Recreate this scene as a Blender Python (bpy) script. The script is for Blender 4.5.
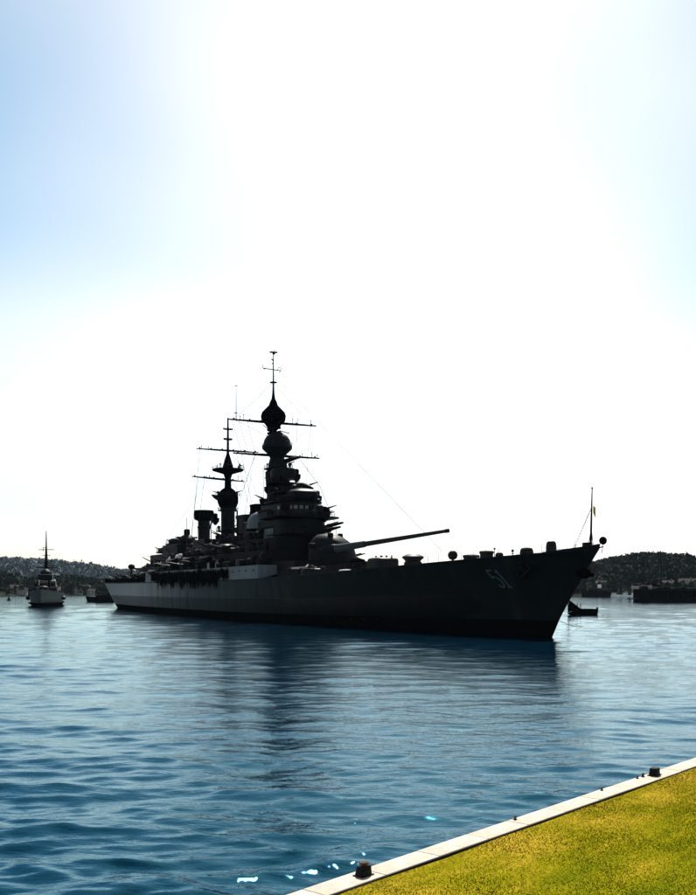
import bpy, bmesh, math, random
import numpy as np
from mathutils import Vector, Matrix, noise

R = math.radians
PI = math.pi
scene = bpy.context.scene
for o in list(bpy.data.objects):
    bpy.data.objects.remove(o)
random.seed(7)
rng = np.random.default_rng(11)

# ------------------------------------------------------------------ camera, sky, sun, exposure
CAM_Z = 7.0
cam_data = bpy.data.cameras.new('camera')
cam = bpy.data.objects.new('camera', cam_data)
scene.collection.objects.link(cam)
cam.location = (0, 0, CAM_Z)
cam.rotation_euler = (R(90), 0, 0)
cam_data.sensor_fit = 'VERTICAL'
cam_data.sensor_height = 24.0
cam_data.lens = 24.0 * 1000.0 / 895.0
cam_data.shift_y = 140.5 / 895.0          # rising front: horizon low in the frame, masts stay vertical
cam_data.clip_start = 0.1
cam_data.clip_end = 40000
scene.camera = cam

SUN_ELEV, SUN_AZ = 46.0, 6.0              # azimuth to the right of the view direction (+Y)
world = bpy.data.worlds.new('World')
scene.world = world
world.use_nodes = True
wn, wl = world.node_tree.nodes, world.node_tree.links
wn.clear()
sky_node = wn.new('ShaderNodeTexSky')
sky_node.sky_type = 'NISHITA'
sky_node.sun_disc = False
sky_node.sun_elevation = R(SUN_ELEV)
sky_node.sun_rotation = R(SUN_AZ)
sky_node.altitude = 0
sky_node.air_density = 1.0
sky_node.dust_density = 0.7
sky_node.ozone_density = 3.0
bg = wn.new('ShaderNodeBackground')
bg.inputs['Strength'].default_value = 0.062
wo = wn.new('ShaderNodeOutputWorld')
# thin high cirrus veil over the whole sky: wisps that whiten the blue
w_tc = wn.new('ShaderNodeTexCoord')
w_map = wn.new('ShaderNodeMapping'); w_map.inputs['Scale'].default_value = (1, 1, 1.6); w_map.inputs['Rotation'].default_value = (0, R(14), R(20))
w_noise = wn.new('ShaderNodeTexNoise'); w_noise.noise_dimensions = '4D'; w_noise.inputs['W'].default_value = 12.47; w_noise.inputs['Scale'].default_value = 1.8; w_noise.inputs['Detail'].default_value = 2.0; w_noise.inputs['Roughness'].default_value = .35
w_ramp = wn.new('ShaderNodeMapRange'); w_ramp.inputs['From Min'].default_value = .30; w_ramp.inputs['From Max'].default_value = .60; w_ramp.interpolation_type = 'SMOOTHSTEP'
w_ramp.inputs['To Min'].default_value = .05; w_ramp.inputs['To Max'].default_value = .9
w_hsv = wn.new('ShaderNodeHueSaturation'); w_hsv.inputs['Saturation'].default_value = .12; w_hsv.inputs['Value'].default_value = 1.22
w_mix = wn.new('ShaderNodeMix'); w_mix.data_type = 'RGBA'
wl.new(w_tc.outputs['Generated'], w_map.inputs['Vector']); wl.new(w_map.outputs['Vector'], w_noise.inputs['Vector'])
wl.new(w_noise.outputs['Fac'], w_ramp.inputs['Value']); wl.new(w_ramp.outputs[0], w_mix.inputs[0])
wl.new(sky_node.outputs[0], w_hsv.inputs['Color']); w_blue = wn.new('ShaderNodeHueSaturation'); w_blue.inputs['Saturation'].default_value = 1.2; w_blue.inputs['Hue'].default_value = .475; wl.new(sky_node.outputs[0], w_blue.inputs['Color']); wl.new(w_blue.outputs['Color'], w_mix.inputs[6]); wl.new(w_hsv.outputs['Color'], w_mix.inputs[7])
wl.new(w_mix.outputs[2], bg.inputs['Color'])
wl.new(bg.outputs[0], wo.inputs['Surface'])

sun_data = bpy.data.lights.new('sun', 'SUN')
sun_data.energy = 4.8
sun_data.angle = R(0.53)
sun_data.color = (1.0, 0.95, 0.86)
sun = bpy.data.objects.new('sun', sun_data)
scene.collection.objects.link(sun)
sun_vec = Vector((math.sin(R(SUN_AZ)) * math.cos(R(SUN_ELEV)), math.cos(R(SUN_AZ)) * math.cos(R(SUN_ELEV)), math.sin(R(SUN_ELEV))))
sun.location = sun_vec * 300
sun.rotation_euler = sun_vec.to_track_quat('Z', 'Y').to_euler()

vs = scene.view_settings
vs.view_transform = 'Standard'
vs.look = 'None'
vs.gamma = 1.0
vs.use_curve_mapping = False
vs.exposure = 0.98

# ------------------------------------------------------------------ helpers
def link(o):
    scene.collection.objects.link(o)
    return o

def tag(o, label=None, cat=None, group=None, kind=None):
    if label: o['label'] = label
    if cat: o['category'] = cat
    if group: o['group'] = group
    if kind: o['kind'] = kind
    return o

def empty(name, loc=(0, 0, 0), rz=0.0, parent=None):
    o = link(bpy.data.objects.new(name, None))
    o.location = loc
    o.rotation_euler = (0, 0, rz)
    o.empty_display_size = 0.5
    if parent: o.parent = parent
    return o

class MB:
    """collects shapes, then links them as one mesh object"""
    def __init__(self):
        self.v, self.f = [], []
    def add(self, verts, faces):
        n = len(self.v)
        self.v += [tuple(p) for p in verts]
        self.f += [tuple(i + n for i in q) for q in faces]
        return self
    def box(self, x0, x1, y0, y1, z0, z1, bev=0.0, M=None):
        bm = bmesh.new()
        bmesh.ops.create_cube(bm, size=1.0)
        for q in bm.verts:
            q.co = Vector((x0 + (q.co.x + .5) * (x1 - x0), y0 + (q.co.y + .5) * (y1 - y0), z0 + (q.co.z + .5) * (z1 - z0)))
        if bev > 0:
            bmesh.ops.bevel(bm, geom=list(bm.edges), offset=bev, segments=2, affect='EDGES', profile=0.6)
        return self.bm(bm, M)
    def bm(self, bm, M=None):
        bm.verts.index_update()
        vs_ = [(M @ q.co if M else q.co.copy()) for q in bm.verts]
        self.add(vs_, [[q.index for q in fc.verts] for fc in bm.faces])
        bm.free()
        return self
    def lathe(self, prof, cx=0.0, cy=0.0, n=20, sx=1.0, sy=1.0, M=None):
        """profile of (radius, z), bottom to top, about a vertical axis"""
        vs_, fs = [], []
        for (r, z) in prof:
            for k in range(n):
                a = 2 * PI * k / n
                p = Vector((cx + r * sx * math.cos(a), cy + r * sy * math.sin(a), z))
                vs_.append(M @ p if M else p)
        for i in range(len(prof) - 1):
            for k in range(n):
                k2 = (k + 1) % n
                fs.append((i * n + k, i * n + k2, (i + 1) * n + k2, (i + 1) * n + k))
        fs.append(tuple(range(n - 1, -1, -1)))
        fs.append(tuple((len(prof) - 1) * n + k for k in range(n)))
        return self.add(vs_, fs)
    def tube(self, pts, rad, n=6):
        """round bar through points; rad is a number or one per point"""
        pts = [Vector(p) for p in pts]
        if not isinstance(rad, (list, tuple)): rad = [rad] * len(pts)
        vs_, fs = [], []
        for i, p in enumerate(pts):
            d = (pts[min(i + 1, len(pts) - 1)] - pts[max(i - 1, 0)]).normalized()
            up = Vector((0, 0, 1)) if abs(d.z) < .9 else Vector((1, 0, 0))
            a = d.cross(up).normalized(); b = d.cross(a).normalized()
            for k in range(n):
                t = 2 * PI * k / n
                vs_.append(p + (a * math.cos(t) + b * math.sin(t)) * rad[i])
        for i in range(len(pts) - 1):
            for k in range(n):
                k2 = (k + 1) % n
                fs.append((i * n + k, i * n + k2, (i + 1) * n + k2, (i + 1) * n + k))
        fs.append(tuple(range(n - 1, -1, -1)))
        fs.append(tuple((len(pts) - 1) * n + k for k in range(n)))
        return self.add(vs_, fs)
    def ball(self, c, r, sz=1.0, n=14, m=9):
        prof = []
        for i in range(m + 1):
            t = -PI / 2 + PI * i / m
            prof.append((max(r * math.cos(t), r * .02), c[2] + r * sz * math.sin(t)))
        return self.lathe(prof, c[0], c[1], n)
    def prism(self, outline, z0, z1, M=None):
        n = len(outline)
        vs_ = [Vector((x, y, z0)) for x, y in outline] + [Vector((x, y, z1)) for x, y in outline]
        if M: vs_ = [M @ q for q in vs_]
        fs = [(k, (k + 1) % n, n + (k + 1) % n, n + k) for k in range(n)]
        fs += [tuple(range(n - 1, -1, -1)), tuple(range(n, 2 * n))]
        return self.add(vs_, fs)
    def build(self, name, mat, parent=None, sharp=38):
        me = bpy.data.meshes.new(name)
        me.from_pydata(self.v, [], self.f)
        me.validate()
        bm = bmesh.new(); bm.from_mesh(me)
        bmesh.ops.recalc_face_normals(bm, faces=list(bm.faces))
        bm.to_mesh(me); bm.free()
        me.shade_smooth()
        me.set_sharp_from_angle(angle=R(sharp))
        me.materials.append(mat)
        o = link(bpy.data.objects.new(name, me))
        if parent: o.parent = parent
        return o

def copy_tree(o, parent=None):
    c = o.copy()
    link(c)
    c.parent = parent
    for ch in list(o.children):
        copy_tree(ch, c)
    return c

def interp(x, tab):
    xs = [a for a, b in tab]; ys = [b for a, b in tab]
    return float(np.interp(x, xs, ys))

def smooth_interp(x, tab):
    """interpolation with eased slopes (monotone cubic)"""
    xs = [a for a, b in tab]; ys = [b for a, b in tab]
    if x <= xs[0]: return ys[0]
    if x >= xs[-1]: return ys[-1]
    i = max(k for k in range(len(xs) - 1) if xs[k] <= x)
    def slope(j):
        if j <= 0: return (ys[1] - ys[0]) / (xs[1] - xs[0])
        if j >= len(xs) - 1: return (ys[-1] - ys[-2]) / (xs[-1] - xs[-2])
        a = (ys[j] - ys[j - 1]) / (xs[j] - xs[j - 1]); b = (ys[j + 1] - ys[j]) / (xs[j + 1] - xs[j])
        return 0 if a * b <= 0 else 2 * a * b / (a + b)
    h = xs[i + 1] - xs[i]; t = (x - xs[i]) / h
    return ((2 * t**3 - 3 * t**2 + 1) * ys[i] + (t**3 - 2 * t**2 + t) * h * slope(i)
            + (-2 * t**3 + 3 * t**2) * ys[i + 1] + (t**3 - t**2) * h * slope(i + 1))

# ------------------------------------------------------------------ materials
def new_mat(name):
    m = bpy.data.materials.new(name)
    m.use_nodes = True
    nt = m.node_tree
    return m, nt, nt.nodes['Principled BSDF']

def paint(name, col, rough=0.55, var=0.25, scale=0.6, streak=0.0, bump=0.0, metal=0.0, spec=0.04, col2=None):
    """weathered surface: colour mottled by two noises, optional vertical run-down streaks and fine relief"""
    m, nt, p = new_mat(name)
    N, Lk = nt.nodes, nt.links
    tc = N.new('ShaderNodeTexCoord')
    n1 = N.new('ShaderNodeTexNoise'); n1.inputs['Scale'].default_value = scale; n1.inputs['Detail'].default_value = 6
    n1.inputs['Roughness'].default_value = .65
    Lk.new(tc.outputs['Object'], n1.inputs['Vector'])
    src = n1.outputs['Fac']
    if streak:
        mp = N.new('ShaderNodeMapping'); mp.inputs['Scale'].default_value = (1.6, 1.6, .07)
        Lk.new(tc.outputs['Object'], mp.inputs['Vector'])
        n2 = N.new('ShaderNodeTexNoise'); n2.inputs['Scale'].default_value = 1.0; n2.inputs['Detail'].default_value = 5
        Lk.new(mp.outputs['Vector'], n2.inputs['Vector'])
        mx = N.new('ShaderNodeMix'); mx.data_type = 'FLOAT'; mx.inputs[0].default_value = streak
        Lk.new(src, mx.inputs[2]); Lk.new(n2.outputs['Fac'], mx.inputs[3])
        src = mx.outputs[0]
    cr = N.new('ShaderNodeValToRGB')
    cr.color_ramp.elements[0].position = .3; cr.color_ramp.elements[1].position = .7
    c2 = col2 or tuple(min(1, c * (1 + var)) for c in col)
    cr.color_ramp.elements[0].color = tuple(c * (1 - var) for c in col) + (1,)
    cr.color_ramp.elements[1].color = tuple(c2) + (1,)
    Lk.new(src, cr.inputs['Fac'])
    Lk.new(cr.outputs['Color'], p.inputs['Base Color'])
    p.inputs['Roughness'].default_value = rough
    p.inputs['Metallic'].default_value = metal
    p.inputs['Specular IOR Level'].default_value = spec
    if bump:
        b = N.new('ShaderNodeBump'); b.inputs['Strength'].default_value = bump; b.inputs['Distance'].default_value = .05
        n3 = N.new('ShaderNodeTexNoise'); n3.inputs['Scale'].default_value = scale * 9; n3.inputs['Detail'].default_value = 4
        Lk.new(tc.outputs['Object'], n3.inputs['Vector'])
        Lk.new(n3.outputs['Fac'], b.inputs['Height']); Lk.new(b.outputs['Normal'], p.inputs['Normal'])
    return m

M = {}
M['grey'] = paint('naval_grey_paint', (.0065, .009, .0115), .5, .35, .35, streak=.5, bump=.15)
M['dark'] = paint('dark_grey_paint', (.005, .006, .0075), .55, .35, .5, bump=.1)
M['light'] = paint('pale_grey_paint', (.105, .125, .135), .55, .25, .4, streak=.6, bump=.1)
M['deck'] = paint('deck_planking', (.16, .13, .10), .7, .25, .8)
M['roof'] = paint('pale_canvas', (.42, .41, .38), .8, .15, .8, bump=.2)
M['black'] = paint('black_paint', (.003, .0036, .0042), .9, .3, .8, spec=0)
M['boot'] = paint('black_boot_topping', (.003, .0036, .0042), .9, .4, .5, streak=.4, spec=0)
M['rope'] = paint('mooring_rope', (.10, .085, .06), .9, .2, 6)
M['wire'] = paint('rigging_wire', (.03, .03, .032), .5, .2, 2)
M['white'] = paint('white_boat_paint', (.72, .72, .70), .45, .08, 1.0)
M['number'] = paint('number_white_paint', (.05, .066, .078), .6, .3, 1.6)
M['rust'] = paint('rusty_iron', (.10, .06, .035), .8, .5, 14, bump=.4)
M['iron'] = paint('cast_iron_black', (.013, .013, .014), .55, .4, 12, bump=.4)
M['brown'] = paint('worn_brown_wood', (.09, .055, .035), .7, .35, 2)
M['skin'] = paint('skin', (.45, .28, .2), .5, .05, 10)
M['cloth'] = paint('dark_clothing', (.02, .022, .03), .9, .2, 10)
M['flag'] = paint('yellow_flag_cloth', (.55, .36, .05), .85, .15, 5)
M['tile'] = paint('roof_tiles', (.03, .026, .025), .8, .3, 1.5)
M['wall'] = paint('rendered_wall', (.22, .215, .2), .85, .12, .8)
m, nt, p = new_mat('window_glass')
p.inputs['Base Color'].default_value = (.01, .012, .015, 1); p.inputs['Roughness'].default_value = .08
M['glass'] = m

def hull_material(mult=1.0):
    """hull plating: dark forward, paler grey aft (haze and glare painted into the colour), with weld seams and run-down streaks"""
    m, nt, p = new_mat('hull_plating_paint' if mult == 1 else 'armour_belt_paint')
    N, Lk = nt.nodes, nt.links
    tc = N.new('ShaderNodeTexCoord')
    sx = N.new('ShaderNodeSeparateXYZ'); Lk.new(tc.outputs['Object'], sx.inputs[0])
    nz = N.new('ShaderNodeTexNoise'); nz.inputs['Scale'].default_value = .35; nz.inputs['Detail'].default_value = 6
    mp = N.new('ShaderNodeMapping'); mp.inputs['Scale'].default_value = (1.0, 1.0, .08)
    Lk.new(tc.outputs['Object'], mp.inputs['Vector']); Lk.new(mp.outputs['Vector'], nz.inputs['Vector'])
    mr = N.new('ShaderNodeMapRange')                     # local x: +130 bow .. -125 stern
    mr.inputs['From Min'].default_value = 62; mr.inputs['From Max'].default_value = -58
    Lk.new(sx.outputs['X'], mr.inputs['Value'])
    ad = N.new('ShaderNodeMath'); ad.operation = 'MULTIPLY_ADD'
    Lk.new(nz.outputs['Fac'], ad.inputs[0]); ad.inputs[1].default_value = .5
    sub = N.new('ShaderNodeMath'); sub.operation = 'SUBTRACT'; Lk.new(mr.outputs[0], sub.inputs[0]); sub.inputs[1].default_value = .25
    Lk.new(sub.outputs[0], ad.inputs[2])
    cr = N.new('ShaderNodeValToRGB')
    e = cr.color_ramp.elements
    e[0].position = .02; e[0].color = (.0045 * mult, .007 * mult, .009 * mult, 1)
    e[1].position = .98; e[1].color = (.205 * mult, .207 * mult, .20 * mult, 1)  # pale stern end: haze and glare painted into the hull colour
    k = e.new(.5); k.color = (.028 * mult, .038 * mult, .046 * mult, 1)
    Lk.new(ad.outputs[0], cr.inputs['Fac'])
    # welded plate seams as fine relief
    br = N.new('ShaderNodeTexBrick')
    br.inputs['Scale'].default_value = 1.0; br.inputs['Brick Width'].default_value = 7.5; br.inputs['Row Height'].default_value = 2.1
    br.inputs['Mortar Size'].default_value = .05; br.inputs['Mortar Smooth'].default_value = .6
    cb = N.new('ShaderNodeCombineXYZ'); Lk.new(sx.outputs['X'], cb.inputs[0]); Lk.new(sx.outputs['Z'], cb.inputs[1])
    Lk.new(cb.outputs[0], br.inputs['Vector'])
    b = N.new('ShaderNodeBump'); b.inputs['Strength'].default_value = .5; b.inputs['Distance'].default_value = .06; b.invert = True
    Lk.new(br.outputs['Fac'], b.inputs['Height'])
    b2 = N.new('ShaderNodeBump'); b2.inputs['Strength'].default_value = .35; b2.inputs['Distance'].default_value = .25
    n4 = N.new('ShaderNodeTexNoise'); n4.inputs['Scale'].default_value = .45; Lk.new(tc.outputs['Object'], n4.inputs['Vector'])
    Lk.new(n4.outputs['Fac'], b2.inputs['Height']); Lk.new(b.outputs['Normal'], b2.inputs['Normal'])
    Lk.new(b2.outputs['Normal'], p.inputs['Normal'])
    Lk.new(cr.outputs['Color'], p.inputs['Base Color'])
    p.inputs['Roughness'].default_value = .55
    p.inputs['Specular IOR Level'].default_value = .04
    return m
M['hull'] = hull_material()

def water_material():
    """Fresnel water: dark blue body, sky reflection slightly blue at steep angles"""
    m, nt, p = new_mat('harbour_water')
    N, Lk = nt.nodes, nt.links
    N.remove(p)
    tc = N.new('ShaderNodeTexCoord')
    prev = None
    for (sx, sy, sc, dist, st, det) in ((.10, .30, 1.0, .9, .05, 3), (.40, 1.1, 1.0, .30, .11, 4), (1.5, 3.6, 1.0, .10, .22, 3), (5.0, 9.0, 1.0, .03, .26, 2)):
        mp = N.new('ShaderNodeMapping'); mp.inputs['Scale'].default_value = (sx, sy, 1); mp.inputs['Rotation'].default_value = (0, 0, R(-6))
        Lk.new(tc.outputs['Object'], mp.inputs['Vector'])
        n = N.new('ShaderNodeTexNoise'); n.inputs['Scale'].default_value = sc; n.inputs['Detail'].default_value = det
        n.inputs['Roughness'].default_value = .55; n.inputs['Distortion'].default_value = .4
        Lk.new(mp.outputs['Vector'], n.inputs['Vector'])
        b = N.new('ShaderNodeBump'); b.inputs['Strength'].default_value = st; b.inputs['Distance'].default_value = dist
        Lk.new(n.outputs['Fac'], b.inputs['Height'])
        if prev: Lk.new(prev.outputs['Normal'], b.inputs['Normal'])
        prev = b
    nrm = prev.outputs['Normal']
    fr = N.new('ShaderNodeFresnel'); fr.inputs['IOR'].default_value = 1.40; Lk.new(nrm, fr.inputs['Normal'])
    mr = N.new('ShaderNodeMapRange'); mr.inputs['From Min'].default_value = .08; mr.inputs['From Max'].default_value = .5; Lk.new(fr.outputs[0], mr.inputs['Value'])
    tint = N.new('ShaderNodeMix'); tint.data_type = 'RGBA'
    tint.inputs[6].default_value = (.17, .72, 1.0, 1); tint.inputs[7].default_value = (.80, .97, 1.0, 1); Lk.new(mr.outputs[0], tint.inputs[0])
    gl = N.new('ShaderNodeBsdfGlossy'); gl.inputs['Roughness'].default_value = .03; Lk.new(tint.outputs[2], gl.inputs['Color']); Lk.new(nrm, gl.inputs['Normal'])
    df = N.new('ShaderNodeBsdfDiffuse'); df.inputs['Color'].default_value = (.0001, .009, .020, 1)
    mx = N.new('ShaderNodeMixShader'); Lk.new(fr.outputs[0], mx.inputs[0]); Lk.new(df.outputs[0], mx.inputs[1]); Lk.new(gl.outputs[0], mx.inputs[2])
    Lk.new(mx.outputs[0], N['Material Output'].inputs['Surface'])
    return m
M['water'] = water_material()

def foliage_material(name, c1, c2, c3, scale):
    m, nt, p = new_mat(name)
    N, Lk = nt.nodes, nt.links
    tc = N.new('ShaderNodeTexCoord')
    n = N.new('ShaderNodeTexNoise'); n.inputs['Scale'].default_value = scale; n.inputs['Detail'].default_value = 5
    Lk.new(tc.outputs['Object'], n.inputs['Vector'])
    cr = N.new('ShaderNodeValToRGB'); e = cr.color_ramp.elements
    e[0].position = .3; e[0].color = c1 + (1,); e[1].position = .72; e[1].color = c3 + (1,)
    k = e.new(.5); k.color = c2 + (1,)
    Lk.new(n.outputs['Fac'], cr.inputs['Fac']); Lk.new(cr.outputs['Color'], p.inputs['Base Color'])
    p.inputs['Roughness'].default_value = .85
    p.inputs['Specular IOR Level'].default_value = .02
    ge = N.new('ShaderNodeNewGeometry'); va = N.new('ShaderNodeVectorMath'); va.operation = 'MULTIPLY_ADD'     # leaf clumps shade with their crown, not as single facets
    va.inputs[1].default_value = (.25, .25, .25); va.inputs[2].default_value = (0, -.42, .75); Lk.new(ge.outputs['Normal'], va.inputs[0])
    vn = N.new('ShaderNodeVectorMath'); vn.operation = 'NORMALIZE'; Lk.new(va.outputs[0], vn.inputs[0]); Lk.new(vn.outputs[0], p.inputs['Normal'])
    return m
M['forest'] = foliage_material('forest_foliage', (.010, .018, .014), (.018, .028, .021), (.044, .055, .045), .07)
M['far_forest'] = foliage_material('far_hazed_foliage', (.11, .145, .16), (.14, .175, .19), (.18, .21, .22), .012)  # far ridge paler and bluer: distance haze painted into the leaf colour
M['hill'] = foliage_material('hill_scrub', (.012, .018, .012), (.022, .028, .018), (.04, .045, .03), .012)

def turf_colour(N, Lk):
    """mottled turf: parched gold along the stone edge, greener inland, streaks along the mowing direction"""
    tc = N.new('ShaderNodeTexCoord')
    mp = N.new('ShaderNodeMapping'); mp.vector_type = 'TEXTURE'; mp.inputs['Location'].default_value = (-1.05, 18.03, 0); mp.inputs['Rotation'].default_value = (0, 0, math.atan2(.7602, .6497))
    Lk.new(tc.outputs['Object'], mp.inputs['Vector'])
    st = N.new('ShaderNodeMapping'); st.inputs['Scale'].default_value = (.30, .95, 1); Lk.new(mp.outputs['Vector'], st.inputs['Vector'])
    n = N.new('ShaderNodeTexNoise'); n.inputs['Scale'].default_value = 1.0; n.inputs['Detail'].default_value = 7; n.inputs['Roughness'].default_value = .62
    Lk.new(st.outputs['Vector'], n.inputs['Vector'])
    sp = N.new('ShaderNodeSeparateXYZ'); Lk.new(mp.outputs['Vector'], sp.inputs[0])
    mr = N.new('ShaderNodeMapRange'); mr.inputs['From Min'].default_value = -.6; mr.inputs['From Max'].default_value = -6.5
    mr.inputs['To Min'].default_value = .16; mr.inputs['To Max'].default_value = -.14; Lk.new(sp.outputs['Y'], mr.inputs['Value'])
    ad = N.new('ShaderNodeMath'); ad.operation = 'ADD'; Lk.new(n.outputs['Fac'], ad.inputs[0]); Lk.new(mr.outputs[0], ad.inputs[1])
    cr = N.new('ShaderNodeValToRGB'); e = cr.color_ramp.elements
    e[0].position = .30; e[0].color = (.090, .115, .003, 1)
    e[1].position = .74; e[1].color = (.36, .25, .020, 1)
    k = e.new(.52); k.color = (.19, .168, .005, 1)
    Lk.new(ad.outputs[0], cr.inputs['Fac'])
    return cr.outputs['Color']

def grass_material(name):
    m, nt, p = new_mat(name)
    N, Lk = nt.nodes, nt.links
    col = turf_colour(N, Lk)
    Lk.new(col, p.inputs['Base Color'])
    p.inputs['Roughness'].default_value = .8; p.inputs['Specular IOR Level'].default_value = 0
    ge = N.new('ShaderNodeNewGeometry'); va = N.new('ShaderNodeVectorMath'); va.operation = 'MULTIPLY_ADD'     # blades shade as a turf: normals lean upwards
    va.inputs[1].default_value = (.2, .2, .2); va.inputs[2].default_value = (0, 0, 1.0); Lk.new(ge.outputs['Normal'], va.inputs[0])
    vn = N.new('ShaderNodeVectorMath'); vn.operation = 'NORMALIZE'; Lk.new(va.outputs[0], vn.inputs[0]); Lk.new(vn.outputs[0], p.inputs['Normal'])
    return m
M['lawn'] = grass_material('lawn_turf')
M['grass'] = grass_material('grass_blades')
M['stone'] = paint('pale_coping_stone', (.47, .41, .34), .85, .26, 1.6, bump=.35)
M['quay'] = paint('quay_masonry', (.26, .24, .21), .85, .3, .7, streak=.4, bump=.4)

# ------------------------------------------------------------------ water: one sheet to the horizon, real waves where it is near
def axis_points(start, stop, step0, grow):
    pts, d = [start], step0
    while pts[-1] < stop:
        pts.append(pts[-1] + max(step0, grow * abs(pts[-1] - start + step0)))
    return pts

def make_water():
    ys = []
    y = 6.0
    while y < 3400:
        ys.append(y)
        y += max(.10, .0042 * y) if y < 420 else .05 * y
    ys = np.array([-300, -150, -60, -20, -5] + ys)
    xr = [0.0]
    while xr[-1] < 3000:
        a = xr[-1]
        xr.append(a + (.16 if a < 8 else .16 + .012 * (a - 8) if a < 160 else .12 * a))
    xs = np.array([-v for v in xr[:0:-1]] + xr)
    X, Y = np.meshgrid(xs, ys)
    DX = np.gradient(xs)[None, :] * np.ones_like(Y); DY = np.gradient(ys)[:, None] * np.ones_like(X)
    Z = np.zeros_like(X); OX = np.zeros_like(X); OY = np.zeros_like(X)
    g = np.random.default_rng(5)
    for i in range(110):
        lam = 0.45 * (8.5 / 0.45) ** g.random()
        th = g.normal(R(-95), R(27))
        kx, ky = math.cos(th) * 2 * PI / lam, math.sin(th) * 2 * PI / lam
        amp = .0030 * lam ** .68
        ph = g.random() * 2 * PI
        res = np.maximum(abs(kx) * DX, abs(ky) * DY)
        fade = np.clip((1.9 - res) / 1.0, 0, 1)
        A = amp * fade
        arg = kx * X + ky * Y + ph
        Z += A * np.sin(arg)
        OX += A * .7 * math.cos(th) * np.cos(arg); OY += A * .7 * math.sin(th) * np.cos(arg)
    # gusts: calmer and rougher patches
    gust = .75 + .35 * np.sin(X * .021 + Y * .047 + 1.0) * np.sin(Y * .031 - X * .05) + .15 * np.sin(Y * .11 + X * .03)
    chop = 1.0 + .6 * np.clip((70 - np.hypot(X + 12, Y)) / 55, 0, 1)      # choppier near the quay
    Z *= gust * chop
    V = np.stack([X + OX, Y + OY, Z], -1).reshape(-1, 3)
    nr, nc = X.shape
    idx = np.arange(nr * nc).reshape(nr, nc)
    F = np.stack([idx[:-1, :-1], idx[:-1, 1:], idx[1:, 1:], idx[1:, :-1]], -1).reshape(-1, 4)
    me = bpy.data.meshes.new('water')
    me.vertices.add(len(V)); me.vertices.foreach_set('co', V.ravel().astype(np.float32))
    me.loops.add(F.size); me.loops.foreach_set('vertex_index', F.ravel().astype(np.int32))
    me.polygons.add(len(F)); me.polygons.foreach_set('loop_start', np.arange(0, F.size, 4, dtype=np.int32))
    me.update(calc_edges=True); me.shade_smooth()
    me.materials.append(M['water'])
    o = link(bpy.data.objects.new('water', me))
    tag(o, 'rippled blue harbour water around the moored ships', 'water', kind='structure')
make_water()

# ------------------------------------------------------------------ hills and woods round the harbour
def px_to_az(px): return math.atan((px - 348) / 1000.0)
NEAR = [(-1400, 22), (-500, 20), (-150, 17), (0, 14), (40, 10), (76, 13), (100, 8), (140, 5), (250, 3), (480, 3), (545, 9), (572, 20), (590, 27), (612, 32), (650, 35), (700, 31), (900, 30), (1400, 30), (2200, 28)]
FAR = [(-1400, 70), (-500, 66), (-150, 60), (0, 55), (50, 51), (80, 45), (125, 34), (200, 22), (300, 14), (480, 12), (650, 14), (900, 30), (2200, 40)]
FOOT = [(-1400, 800), (0, 950), (120, 1050), (300, 1250), (480, 1250), (580, 930), (650, 860), (900, 800), (2200, 700)]
def ground_z(az, rad):
    px = 348 + 1000 * math.tan(max(-1.05, min(1.05, az)))
    foot = interp(px, FOOT)
    hn, hf = smooth_interp(px, NEAR), smooth_interp(px, FAR)
    t = (rad - foot) / 330.0
    near = hn * (math.sin(min(t, 1) * PI / 2) if t < 1 else max(0, 1 - .25 * (t - 1))) if t > 0 else -3.0 + 0 * t
    if t < 0: near = max(-3.0, t * 40)
    t2 = (rad - foot - 500) / 750.0
    far = hf * (math.sin(min(max(t2, 0), 1) * PI / 2) if t2 < 1 else max(.3, 1 - .2 * (t2 - 1)))
    z = max(near, far) if t > 0 else near
    if t > .03:
        p = Vector((rad * math.sin(az), rad * math.cos(az), 0))
        z += (noise.noise(p * .008) * 4.0 + noise.noise(p * .03) * 1.2) * min(1, t * 2)
    return z

def make_hills():
    azs = np.linspace(R(-54), R(54), 300)
    rads = [680 + 30 * i for i in range(34)] + [1720 + 60 * i for i in range(22)] + [3150, 3300]
    vs_, fs = [], []
    for rd in rads:
        for a in azs:
            vs_.append((rd * math.sin(a), rd * math.cos(a), ground_z(a, rd)))
    n = len(azs)
    for i in range(len(rads) - 1):
        for k in range(n - 1):
            fs.append((i * n + k, i * n + k + 1, (i + 1) * n + k + 1, (i + 1) * n + k))
    o = MB().add(vs_, fs).build('hills', M['hill'])
    tag(o, 'low wooded hills beyond the harbour water', 'hill', kind='structure')
make_hills()

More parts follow.
